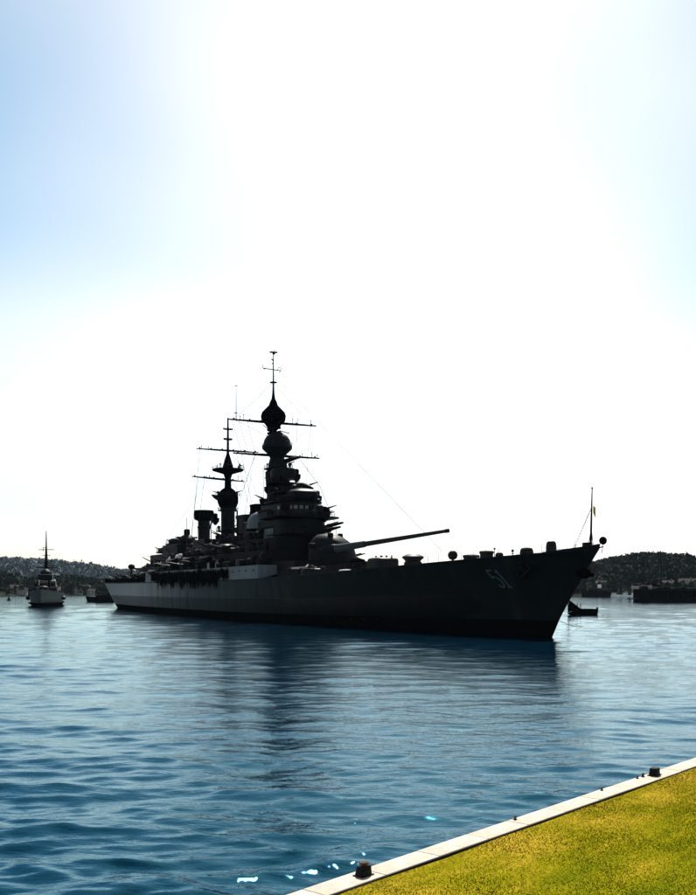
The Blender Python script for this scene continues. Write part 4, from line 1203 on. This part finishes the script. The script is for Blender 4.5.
def light_mount(parent):
    t = empty('light_gun', (0, 0, 0), 0, parent)
    MB().lathe([(1.5, 0), (1.55, .9), (1.45, .9), (1.4, .2)], 0, 0, 14).build('tub', M['dark'], t)
    MB().lathe([(.5, .1), (.3, 1.3), (.45, 1.5), (.3, 1.8)], 0, 0, 10).build('pedestal', M['dark'], t)
    for y in (-.25, .25):
        MB().tube([(-.5, y, 1.4), (1.0, y, 1.9), (3.2, y, 2.9)], [.16, .12, .06], 6).build('barrel', M['dark'], t)
    return t
lm0 = light_mount(ship)
for i in range(20):
    s = 118 + i * 6.2
    tt = (s + 8) / 258.0
    y = min(12.6, interp(tt, DKB) - 1.8)
    z = 11.55 if s < 164 else deck_z(s)
    o = lm0 if i == 0 else copy_tree(lm0, ship)
    o.location = L(s, y * (1 if i % 4 else .55), z if i % 4 else (15.2 if s < 164 else z + 1)); o.rotation_euler = (0, 0, g.uniform(-2.6, -.6))
# deck vents, lockers, reels among the houses
vp = [rounded(0, 0, 0, 1.9, .55, .55, .9, 12, ((.7, 0), (.7, .55), (1, .6), (1, .85), (.5, 1))).build('mushroom_vent', M['dark'], ship),
      MB().box(MID - .9, MID + .9, -.6, .6, 0, 1.3, .1).build('deck_locker', M['grey'], ship),
      MB().tube([(MID, -.8, .8), (MID, .8, .8)], .7, 12).build('hose_reel', M['dark'], ship),
      MB().tube([(MID, 0, 0), (MID, 0, 1.6), (MID + .5, 0, 2.0)], [.3, .3, .5], 10).build('cowl_vent', M['roof'], ship)]
for q in vp: q.data.transform(Matrix.Translation((-MID, 0, 0)))
used = set()
for i in range(96):
    k = g.randrange(4) if g.random() < .8 else 0
    if i < 62:
        s = g.uniform(78, 164); y = g.choice((1, -1, 1)) * g.uniform(10.9, 13.2); z = 11.65
    elif i < 80:
        s = g.uniform(198, 252); y = g.uniform(-1, 1) * max(.5, interp((s + 8) / 258, DKB) - 1.2); z = deck_z(s) - .02
    else:
        s = g.uniform(56, 78); y = g.uniform(6.2, 10.8); z = deck_z(s) - .02
    if k == 3 and i < 80 and g.random() < .75: k = 0
    o = vp[k] if k not in used else vp[k].copy()
    if k in used: link(o); o.parent = ship
    used.add(k)
    o.location = L(s, y, z); o.rotation_euler = (0, 0, g.uniform(0, 6.28)); q = g.uniform(.8, 1.35); o.scale = (q, q, q)
for i in range(46):
    lvl = g.random()
    if lvl < .45: s, y, z = g.uniform(88, 164), 9.6, 15.2
    elif lvl < .8: s, y, z = g.uniform(90, 132), 6.6, 18.2
    else: s, y, z = g.uniform(170, 200), 7.4, 13.4
    k = g.randrange(3)
    o = vp[k].copy(); link(o); o.parent = ship
    o.location = L(s, y + g.uniform(-.6, .5), z - .02); o.rotation_euler = (0, 0, g.uniform(0, 6.28)); q = g.uniform(.7, 1.3); o.scale = (q, q, q)
for (s, y, z, a) in ((98, 8.6, 15.2, -1.1), (106, 8.9, 15.2, -1.3), (128, 8.8, 15.2, -1.5), (146, 9.2, 15.2, -1.6), (114, 6.0, 18.2, -1.2), (125, 6.0, 18.2, -1.8), (172, 6.8, 13.4, -1.8), (184, 6.6, 13.4, -2.0), (194, 6.4, 13.4, -2.4)):
    o = copy_tree(lm0, ship); o.location = L(s, y, z); o.rotation_euler = (0, 0, a); o.scale = (1.15, 1.15, 1.15)
for (s0, s1, y, z0, h) in ((86, 164, 10.5, 15.2, 1.1), (90, 133, 7.4, 18.2, 1.1), (166, 202, 8.5, 13.4, 1.1)):
    m = MB()
    for sd in (1, -1):
        n = int((s1 - s0) / 2.6)
        for i in range(n + 1): m.tube([L(s0 + (s1 - s0) * i / n, sd * (y - .2), z0), L(s0 + (s1 - s0) * i / n, sd * (y - .2), z0 + h)], .03, 4)
        for f in (1, .55): m.tube([L(s0, sd * (y - .2), z0 + h * f), L(s1, sd * (y - .2), z0 + h * f)], .02, 4)
    m.build('railing', M['wire'], ship)
dr0 = MB().box(-.42, .42, -.05, .05, 0, 1.9, .03).build('door', M['black'], mid_house)
for i, (s, y, z) in enumerate([(s, 10.5, 12.0) for s in range(92, 164, 9)] + [(s, 7.4, 15.5) for s in range(92, 133, 8)] + [(s, 8.5, 9.2) for s in range(169, 200, 7)]):
    o = dr0 if i == 0 else dr0.copy()
    if i: link(o); o.parent = mid_house
    o.location = L(s, y, z)
# overboard discharge openings with pale splash plates near the waterline forward
for i, (t, w) in enumerate(((.16, .16), (.175, .16), (.19, .15), (.21, .16))):
    p, dx, dz, n = hull_frame(t, w, 1)
    MB().ball(p + n * .05, .22, .6, 8, 6).build('discharge_pipe', M['dark'], hull)

# ------------------------------------------------------------------ other vessels
def at(px, D, z=0.0): return Vector(((px - 348) / 1000.0 * D, D, z))

def boat_hull(Ln, B, fb_bow, fb_stern, draft, flare=.8, fine=2.2, transom=.7):
    """simple displacement hull, bow at +x; returns MB of the skin and MB of the deck"""
    xs = np.linspace(-Ln / 2, Ln / 2, 25); ws = [-1, -.4, 0, .35, .7, 1.0]
    sk, dk = MB(), MB(); dv = []
    for side in (1, -1):
        vs_ = []
        for w in ws:
            for x in xs:
                t = (x + Ln / 2) / Ln
                full = (1 - max(0, (t - .45) / .55) ** fine) * (transom + (1 - transom) * min(1, t / .35) ** .7)
                zt = fb_stern + (fb_bow - fb_stern) * t ** 2.2
                ww = max(0, w)
                b = B / 2 * full * (flare + (1 - flare) * ww + (.10 * ww * (t > .6)))
                xx = x + (Ln * .045 * ww if t > .75 else 0) * ((t - .75) / .25 if t > .75 else 0)
                z = w * zt if w > 0 else w * draft
                if w < 0: b *= 1 + .55 * w
                vs_.append((xx, side * b, z))
        n = len(xs)
        sk.add(vs_, [(i * n + k, i * n + k + 1, (i + 1) * n + k + 1, (i + 1) * n + k) for i in range(len(ws) - 1) for k in range(n - 1)])
        if side == 1: top = vs_[-n:]; col = [vs_[i * n] for i in range(len(ws))]
    sk.add([p for p in col] + [(x, -y, z) for x, y, z in col], [(i, i + 1, len(ws) + i + 1, len(ws) + i) for i in range(len(ws) - 1)])
    for (x, y, z) in top: dv += [(x, y * .97, z - .12), (x, -y * .97, z - .12)]
    dk.add(dv, [(2 * i, 2 * i + 1, 2 * i + 3, 2 * i + 2) for i in range(len(top) - 1)])
    return sk, dk

def escort():
    D = 372.0
    base = at(42, D)
    heading = Vector((-base.x, -base.y, 0)).normalized()
    heading.rotate(Matrix.Rotation(R(-3), 3, 'Z'))
    t = empty('escort_ship', base + heading * -38, math.atan2(heading.y, heading.x))
    tag(t, 'small grey warship seen bow-on with one tall mast, at far left', 'warship')
    sk, dk = boat_hull(84, 13.2, 6.6, 4.2, 2.5, .82, 2.6)
    M['escort'] = paint('escort_grey_paint', (.011, .016, .020), .6, .3, .4, streak=.5)
    h = sk.build('hull', M['escort'], t); dk.build('deck', M['dark'], t)
    s2, _ = boat_hull(84.1, 13.26, 1.5, 1.2, 2.5, .815, 2.6); s2.build('boot_topping', M['boot'], h)
    MB().box(-20, 22, -4.8, 4.8, 3.6, 7.4, .3).build('deckhouse', M['grey'], t)
    b = MB().box(6, 19, -4.0, 4.0, 7.4, 9.8, .4).build('bridge', M['grey'], t)
    for k in range(7):
        MB().box(19.0, 19.05, -3.5 + k, -2.7 + k, 8.9, 9.7).build('bridge_window', M['glass'], b)
    MB().box(8, 16, -2.8, 2.8, 10.2, 12.4, .4).build('upper_bridge', M['grey'], t)
    MB().box(9.5, 18, -5.8, 5.8, 7.35, 7.6, .05).build('bridge_wing', M['dark'], t)
    MB().lathe([(1.9, 12.2), (2.1, 13.4), (1.4, 14.2), (.6, 14.6)], 11, 0, 14).build('director', M['grey'], t)
    ms = MB().tube([(6, 0, 9), (6, 0, 18.5), (6, 0, 24), (6, 0, 30.0)], [1.1, .6, .3, .14], 10)
    ms.tube([(6, -1.8, 9), (6, -.2, 17)], .22, 6); ms.tube([(6, 1.8, 9), (6, .2, 17)], .22, 6); ms.tube([(2.5, 0, 9), (5.8, 0, 17)], .22, 6)
    ms.box(5.2, 6.8, -1.1, 1.1, 17.0, 17.5, .1); ms.ball((6, 1.9, 17.9), .4); ms.tube([(6, .3, 17.2), (6, 1.9, 17.6)], .1, 5); ms.tube([(6, -.3, 17.4), (6, -2.6, 18.2)], .08, 5)
    ms.tube([(6, -3.0, 22.4), (6, 3.0, 22.5)], .16, 6); ms.tube([(6, -1.6, 20.2), (6, 1.6, 20.2)], .14, 6); ms.tube([(6, -1.2, 21.7), (6, -1.2, 23.4)], .1, 5); ms.tube([(6, -.2, 23.2), (6, -1.2, 23.2)], .12, 5)
    ms.tube([(6, -4.2, 15.2), (6, 4.2, 15.2)], .2, 6); ms.box(5, 7, -2.0, 2.0, 13.2, 13.6, .1)
    ms.build('mast', M['dark'], t)
    rg = MB()
    for y in (-4.2, 4.2):
        rg.tube([(6, y, 15.2), (4, y * 1.2, 7.5)], .03, 4); rg.tube([(6, 0, 19), (-2, y * 1.3, 7)], .03, 4)
    rg.build('rigging', M['wire'], t)
    gt = MB().lathe([(1.9, 5.2), (2.0, 6.4), (1.7, 7.4), (.8, 7.9)], 27, 0, 14, 1.2, 1.0)
    g1 = gt.build('gun_turret', M['dark'], t)
    MB().tube([(28.5, 0, 6.8), (33.5, 0, 7.6)], [.2, .12], 8).build('gun_barrel', M['dark'], t)
    MB().lathe([(1.7, 7.3), (1.6, 12.2), (1.8, 12.4), (1.8, 13.2)], -6, 0, 14, 1.5, 1.0).build('funnel', M['dark'], t)
    g2 = random.Random(9)
    for i in range(46):
        x = g2.uniform(-18, 25); y = g2.choice((-1, -1, 1)) * g2.uniform(1.6, 6.0); s = g2.uniform(.35, .9); zt = 5.4 + max(0, 6.2 - abs(y)) * g2.uniform(.4, 1.5)
        MB().box(x - s, x + s, y - s * .7, y + s * .7, 4.0, zt, .15).build('deck_fitting', M['white' if i % 4 == 0 else 'light' if i % 3 == 0 else 'dark'], t)
    for y in (-6.9, 6.9):
        sbt = MB(); sbt.lathe([(.2, 2.2), (.9, 2.5), (1.0, 3.4), (.6, 3.9)], 8, y, 12, 3.2, .9); sbt.build('launch', M['dark'], t)
    MB().tube([(38.5, 0, 6.3), (39, 0, 9.4)], .07, 5).build('jackstaff', M['dark'], t)
    rl = MB()
    for y in (-1, 1):
        pts = []
        for k in range(14):
            x = 12 + k * 2; f = 1 - max(0, ((x + 42) / 84 - .45) / .55) ** 2.6
            q = Vector((x, y * 6.5 * f, 4.2 + 2.4 * ((x + 42) / 84) ** 2.2)); pts.append(q + Vector((0, 0, 1.1))); rl.tube([q, q + Vector((0, 0, 1.1))], .035, 4)
        rl.tube(pts, .025, 4)
    rl.build('railing', M['wire'], t)
escort()

def launch(name, base, rz, Ln, B, fb, label, cat, cabin=None, mast=0, hullm='black', cabm='dark', group=None, wheel=True):
    t = empty(name, base, rz)
    tag(t, label, cat, group)
    sk, dk = boat_hull(Ln, B, fb * 1.35, fb, .5, .85)
    sk.build('hull', M[hullm], t); dk.build('deck', M['brown'], t)
    if cabin:
        x0, x1, h = cabin
        c = MB().box(x0 * Ln, x1 * Ln, -B * .34, B * .34, fb * .85, fb + h, .12).build('cabin', M[cabm], t)
        n = max(2, int((x1 - x0) * Ln / 1.4))
        for y in (-1, 1):
            for k in range(n):
                xa = x0 * Ln + (x1 - x0) * Ln * (k + .22) / n; xb = x0 * Ln + (x1 - x0) * Ln * (k + .78) / n
                MB().box(xa, xb, y * B * .34 - .02, y * B * .34 + .02, fb + h * .45, fb + h * .8).build('window', M['glass'], c)
        MB().box(x0 * Ln - .2, x1 * Ln + .25, -B * .38, B * .38, fb + h, fb + h + .12, .04).build('cabin_roof', M[cabm], t)
    if mast:
        MB().tube([(Ln * .08, 0, fb), (Ln * .08, 0, fb + mast)], [.12 + mast * .006, .05], 7).build('mast', M['dark'], t)
    return t

# dark tug lying under the battleship's stern
launch('tug', at(104, 498), R(178), 17, 5, 2.2, 'low black tug lying half hidden behind the battleship stern', 'tug', (-.25, .22, 2.4))
# dark ferry-like work barge past the bow
wb_ = launch('work_barge', at(596, 790), R(175), 22, 7, 4.2, 'dark flat work barge on the water just right of the bow', 'barge', (-.42, .30, 2.6), hullm='black', cabm='grey')
MB().box(-4.0, -1.5, -1.2, 1.2, 6.9, 9.6, .2).build('wheelhouse', M['white'], wb_)
# big black barge at the right edge
bt = empty('cargo_barge', at(638, 505) + Vector((34, 4, 0)), R(184))
tag(bt, 'long black cargo barge cut off by the right edge', 'barge')
m = MB(); rings = []
for x in (-34, -33, 33, 34.0):
    f = 1 if abs(x) < 34 else .96
    rings.append([Vector((x, -6 * f, -1)), Vector((x, -6.4 * f, 3)), Vector((x, -6.4 * f, 6.4)), Vector((x, 6.4 * f, 6.4)), Vector((x, 6.4 * f, 3)), Vector((x, 6 * f, -1))])
m.add(*ring_loft(rings, 6)); m.build('hull', M['black'], bt, 25)
MB().box(-33.6, 33.6, -6.7, 6.7, 5.7, 6.05, .08).build('rubbing_strake', M['dark'], bt)
rl = MB()
for y in (-6.2, 6.2):
    for k in range(34): rl.tube([(-33 + 2 * k, y, 6.3), (-33 + 2 * k, y, 7.3)], .04, 4)
    rl.tube([(-33, y, 7.3), (33, y, 7.3)], .03, 4)
rl.build('railing', M['wire'], bt)
for k in range(9):
    MB().lathe([(.3, 1.6), (.62, 1.9), (.62, 4.2), (.3, 4.5)], -28 + 7 * k, 6.85, 10).build('tyre_fender', M['black'], bt)
for k in range(6):
    MB().box(-26 + 9 * k, -20.5 + 9 * k, -3.6, 3.6, 6.3, 7.0 + .25 * (k % 3), .12).build('hatch_cover', M['dark'], bt)
MB().box(-31, -22, -3.4, 3.4, 6.3, 9.4, .2).build('deckhouse', M['dark'], bt)
dm = MB().tube([(14, 0, 6.2), (14, 0, 13.5)], [.3, .16], 8); dm.tube([(14, 0, 7.4), (26, 0, 10.6)], [.18, .1], 6); dm.tube([(14, 0, 13.2), (26, 0, 10.6)], .04, 4); dm.tube([(14, 0, 13.2), (4, 0, 6.6)], .04, 4)
dm.build('derrick', M['dark'], bt)
MB().box(29.5, 32.5, -2.0, 2.0, 6.3, 8.2, .2).build('winch_house', M['dark'], bt)
for k in range(7):
    MB().lathe([(.35, 6.3), (.4, 7.0), (.55, 7.05), (.4, 7.5)], 30.5 - 9.2 * k, 5.0, 8).build('deck_bollard', M['black'], bt)
MB().box(33.5, 39.0, -1.6, 1.6, 1.3, 1.9, .08).build('boarding_stage', M['dark'], bt)
for x in (36, 38.4):
    MB().tube([(x, 1.2, -1), (x, 1.2, 2.6)], .18, 8).build('stage_pile', M['dark'], bt)
# tall-masted yacht behind the barge
sy = launch('sailing_yacht', at(663, 640), R(182), 13, 4.5, 7.6, 'dark sailing boat with one tall bare mast behind the black barge', 'sailing boat', (-.2, .2, 1.6), 0, 'black')
ms = MB().tube([(1.4, 0, 7), (1.4, 0, 20), (1.4, 0, 31)], [.34, .26, .12], 8); ms.tube([(1.4, -1.6, 20), (1.4, 1.6, 20)], .08, 5); ms.tube([(1.4, 0, 10.2), (-5, 0, 10.0)], .16, 6)
ms.tube([(1.4, 0, 30.6), (7.0, 0, 8.5)], .03, 4); ms.tube([(1.4, 0, 30.6), (-6.2, 0, 8.2)], .03, 4); ms.tube([(1.4, 0, 30.6), (1.4, -1.9, 8)], .03, 4)
ms.build('mast', M['dark'], sy)

# open boat with two seated people near the bow
wbt = empty('open_boat', at(583, 259), R(181))
tag(wbt, 'small black open boat with a high raked prow beside the battleship bow', 'boat')
rings = []; n = 12
for i in range(15):
    f = i / 14; x = -3.5 + 6.6 * f
    half = 1.15 * (1 - max(0, (f - .5) / .5) ** 2.4) * (.9 + .1 * min(1, f * 4)) + .04
    zt = 1.55 + 2.6 * max(0, (f - .62) / .38) ** 1.6; zb = -.35 + .55 * max(0, (f - .75) / .25) ** 2
    xx = x + .9 * max(0, (f - .8) / .2) ** 1.4
    rings.append([Vector((xx, half * math.copysign(abs(c) ** .6, c), zt + (zb - zt) * (math.sin(PI * k / (n - 1)) ** .6))) for k, c in [(k, math.cos(PI * k / (n - 1))) for k in range(n)]])
vs_ = [p for r in rings for p in r]
m = MB().add(vs_, [(i * n + k, i * n + k + 1, (i + 1) * n + k + 1, (i + 1) * n + k) for i in range(14) for k in range(n - 1)] + [tuple(range(n))])
m.build('hull', M['black'], wbt)
MB().tube([r[0] for r in rings], .08, 6).build('gunwale', M['dark'], wbt); MB().tube([r[-1] for r in rings], .08, 6).build('gunwale', M['dark'], wbt)
for x in (-2.2, -.6, 1.0):
    MB().box(x - .22, x + .22, -1.0, 1.0, .95, 1.03, .02).build('thwart', M['brown'], wbt)
MB().box(-3.4, 1.8, -.9, .9, .1, .16).build('floorboards', M['brown'], wbt)
MB().tube([(2.75, .1, 1.2), (3.0, .3, .2), (3.1, .45, -.6)], [.1, .12, .05], 6).build('stem_fender', M['black'], wbt)
MB().box(-3.9, -3.4, -.25, .25, .6, 2.0, .1).build('outboard_motor', M['dark'], wbt)

MB().box(-.2, 2.0, -.85, .85, 1.35, 1.43, .02).build('foredeck', M['brown'], wbt)
def standing_person(loc, rz, top, label):
    """one continuous skinned body standing with the arms a little forward"""
    t = empty('person', loc, rz)
    tag(t, label, 'person', 'people standing in the open boat')
    J = {'pel': (0, 0, .95), 'sp': (.02, 0, 1.15), 'ch': (.03, 0, 1.34), 'nk': (.04, 0, 1.49), 'hd': (.06, 0, 1.61), 'tp': (.06, 0, 1.72),
         'hl': (0, .10, .90), 'kl': (.04, .12, .50), 'al': (-.02, .13, .09), 'fl': (.15, .14, .045), 'hr': (0, -.10, .90), 'kr': (.03, -.12, .50), 'ar': (-.03, -.13, .09), 'fr': (.14, -.14, .045),
         'sl': (.03, .20, 1.39), 'el': (.04, .26, 1.10), 'wl': (.22, .22, .95), 'gl': (.30, .20, .93), 'sr': (.03, -.20, 1.39), 'er': (.04, -.26, 1.10), 'wr': (.22, -.22, .95), 'gr': (.30, -.20, .93)}
    rad = dict(pel=.15, sp=.135, ch=.15, nk=.06, hd=.09, tp=.06, hl=.09, kl=.065, al=.045, fl=.04, hr=.09, kr=.065, ar=.045, fr=.04, sl=.07, el=.05, wl=.035, gl=.04, sr=.07, er=.05, wr=.035, gr=.04)
    E = [('pel', 'sp'), ('sp', 'ch'), ('ch', 'nk'), ('nk', 'hd'), ('hd', 'tp'), ('pel', 'hl'), ('hl', 'kl'), ('kl', 'al'), ('al', 'fl'), ('pel', 'hr'), ('hr', 'kr'), ('kr', 'ar'), ('ar', 'fr'), ('ch', 'sl'), ('sl', 'el'), ('el', 'wl'), ('wl', 'gl'), ('ch', 'sr'), ('sr', 'er'), ('er', 'wr'), ('wr', 'gr')]
    ks = list(J)
    me = bpy.data.meshes.new('body'); me.from_pydata([J[k] for k in ks], [(ks.index(a), ks.index(b)) for a, b in E], [])
    o = link(bpy.data.objects.new('body', me)); o.parent = t
    o.modifiers.new('skin', 'SKIN')
    for i, k in enumerate(ks):
        me.skin_vertices[0].data[i].radius = (rad[k], rad[k]); me.skin_vertices[0].data[i].use_root = (k == 'pel')
    ss = o.modifiers.new('sub', 'SUBSURF'); ss.levels = 2; ss.render_levels = 2
    me.materials.append(M[top])
    MB().ball((.07, 0, 1.63), .10, 1.2, 12, 9).build('face', M['skin'], t)
    MB().ball((.045, 0, 1.67), .108, 1.05, 12, 9).build('hair', M['black'], t)
standing_person(wbt.matrix_basis @ Vector((1.55, .3, 1.43)), R(190), 'cloth', 'dark-clothed person standing nearest the prow of the open boat')
standing_person(wbt.matrix_basis @ Vector((.55, -.3, 1.43)), R(150), 'cloth', 'dark-clothed person standing behind another in the open boat')

# mooring lines from the bow to the boat and a slack line trailing in the water
ml = MB(); a = hull_pt(.012, .62, -1); b = ship.matrix_basis @ a; c = wbt.matrix_basis @ Vector((3.8, 0, 3.6))
tag(MB().tube([b.lerp(c, k / 12) + Vector((0, 0, -1.6 * math.sin(PI * k / 12))) for k in range(13)], .06, 5).build('mooring_line', M['rope']), 'upper rope slung from the battleship bow to the open boat', 'rope')
b2 = ship.matrix_basis @ hull_pt(.01, .36, -1)
tag(MB().tube([b2.lerp(wbt.matrix_basis @ Vector((2.9, 0, 1.0)), k / 12) + Vector((0, 0, -.5 * math.sin(PI * k / 12))) for k in range(13)], .05, 5).build('mooring_line', M['rope']), 'lower rope slung from the battleship stem to the open boat', 'rope')
b3 = ship.matrix_basis @ hull_pt(.005, .22, -1)
c3 = at(592, 205, -.2)
tag(MB().tube([b3.lerp(c3, k / 16) + Vector((0, 0, -.9 * math.sin(PI * k / 16))) for k in range(17)], .045, 5).build('mooring_line', M['rope']), 'slack rope running from the stem down into the water', 'rope')

# small buoy far left
by = empty('buoy', at(9, 560))
tag(by, 'tiny dark buoy floating at the far left', 'buoy')
MB().lathe([(.3, -.6), (1.1, -.2), (1.1, .5), (.5, .9), (.3, 1.9)], 0, 0, 14).build('float', M['black'], by)
MB().lathe([(.12, 1.8), (.12, 2.6), (.3, 2.7), (.1, 3.2)], 0, 0, 10).build('topmark', M['dark'], by)

# ------------------------------------------------------------------ moored boats and houses along the far shores
gs = random.Random(17)
def marina_boat(i, px, D, Ln, white, label):
    t = launch('moored_boat', at(px, D), R(gs.uniform(-25, 25) + (180 if gs.random() < .5 else 0)), Ln, Ln * .3, 1.3, label, 'boat', (-.2, .2, 1.5), gs.choice((0, 7, 9, 11)), 'white' if white else 'brown', 'white' if white else 'grey', 'boats moored off the right-hand shore')
mb = [(614, 800, 8, 1, 'white motor boat moored right of the work barge'), (619.5, 820, 7, 0, 'brown boat moored close right of the first white motor boat'), (625, 790, 9, 1, 'white boat moored midway between work barge and black barge'),
      (630, 835, 8, 0, 'brown boat off the hill foot left of the black barge'), (634, 800, 9, 1, 'white boat just left of the black barge end'), (643, 830, 9, 1, 'white boat seen over the near end of the black barge'),
      (650, 845, 8, 0, 'brown boat moored left of the tall bare mast'), (671, 835, 10, 1, 'white boat moored just right of the tall bare mast'), (678, 842, 9, 0, 'brown boat second right of the tall bare mast'),
      (684, 830, 11, 1, 'white boat below the waterside white house'), (691, 840, 9, 1, 'white boat nearest the right edge')]
for i, (px, D, Ln, w, lb) in enumerate(mb): marina_boat(i, px, D, Ln, w, lb)

def shore_house(px, extra, w, d, h, rz, label, wallm='wall'):
    az = px_to_az(px); rd = interp(px, FOOT) + extra
    z = max(ground_z(az, rd), ground_z(az, rd + d), .4)
    t = empty('house', (rd * math.sin(az), rd * math.cos(az), z), rz - az)
    tag(t, label, 'house', 'houses along the far shore')
    MB().box(-w / 2, w / 2, -d / 2, d / 2, -4, h).build('wall', M[wallm], t)
    m = MB(); o = .5; rh = h + d * .32
    m.add([(-w / 2 - o, -d / 2 - o, h - .05), (w / 2 + o, -d / 2 - o, h - .05), (w / 2 + o, d / 2 + o, h - .05), (-w / 2 - o, d / 2 + o, h - .05), (-w / 2 - o, 0, rh), (w / 2 + o, 0, rh)],
          [(0, 1, 5, 4), (2, 3, 4, 5), (0, 4, 3), (1, 2, 5), (0, 3, 2, 1)])
    rf_ = m.build('roof', M['tile'], t)
    MB().box(w * .2, w * .2 + .8, -.4, .4, h, rh + .9).build('chimney', M['wall'], rf_)
    n = max(2, int(w / 3))
    for fl in range(max(1, int(h / 3))):
        for k in range(n):
            x = -w / 2 + w * (k + .5) / n
            MB().box(x - .5, x + .5, -d / 2 - .06, -d / 2 + .02, 1.0 + 3 * fl, 2.3 + 3 * fl).build('window', M['glass'], t)
for a in ((17, 30, 12, 8, 5.5, .1, 'pale house on the left shore beside the small warship'), (22.5, 14, 9, 7, 4, -.2, 'low pale house just left of the small warship bow'), (78, 12, 10, 7, 4, 0, 'low house at the hill foot right of the small warship'), (84, 24, 12, 8, 6, .2, 'pale house midway between small warship and battleship stern'), (91, 10, 8, 6, 3.5, 0, 'smallest shore house nearest the battleship stern'),
          (664.5, 16, 11, 7, 5.5, .1, 'pale house at the hill foot behind the tall bare mast'), (668, 26, 9, 7, 6, -.2, 'narrow house close right of the tall bare mast'), (687, 30, 13, 8, 7, .1, 'white waterside house near the right edge', ), (675, 14, 11, 7, 4, 0, 'low house between tall bare mast and waterside white house'), (650, 12, 10, 7, 4, .2, 'low house left of the tall bare mast'), (601, 40, 9, 7, 5, 0, 'pale house above the work barge at the hill foot'), (639, 10, 12, 7, 3.8, 0, 'low house above the left end of the black barge')):
    shore_house(*a, **({'wallm': 'white'} if 'white waterside' in a[-1] else {}))

# ------------------------------------------------------------------ sea haze
def make_haze():
    o = MB().box(-3900, 3900, -320, 3900, -4, 105).build('haze', M['black'])
    m = bpy.data.materials.new('haze'); m.use_nodes = True
    N, Lk = m.node_tree.nodes, m.node_tree.links
    N.clear()
    v = N.new('ShaderNodeVolumePrincipled'); v.inputs['Color'].default_value = (.66, .84, 1.0, 1); v.inputs['Density'].default_value = .000012; v.inputs['Anisotropy'].default_value = 0.0
    out = N.new('ShaderNodeOutputMaterial'); Lk.new(v.outputs[0], out.inputs['Volume'])
    o.data.materials.clear(); o.data.materials.append(m)
    tag(o, 'thin pale sea haze over the whole harbour', 'haze', kind='stuff')
make_haze()
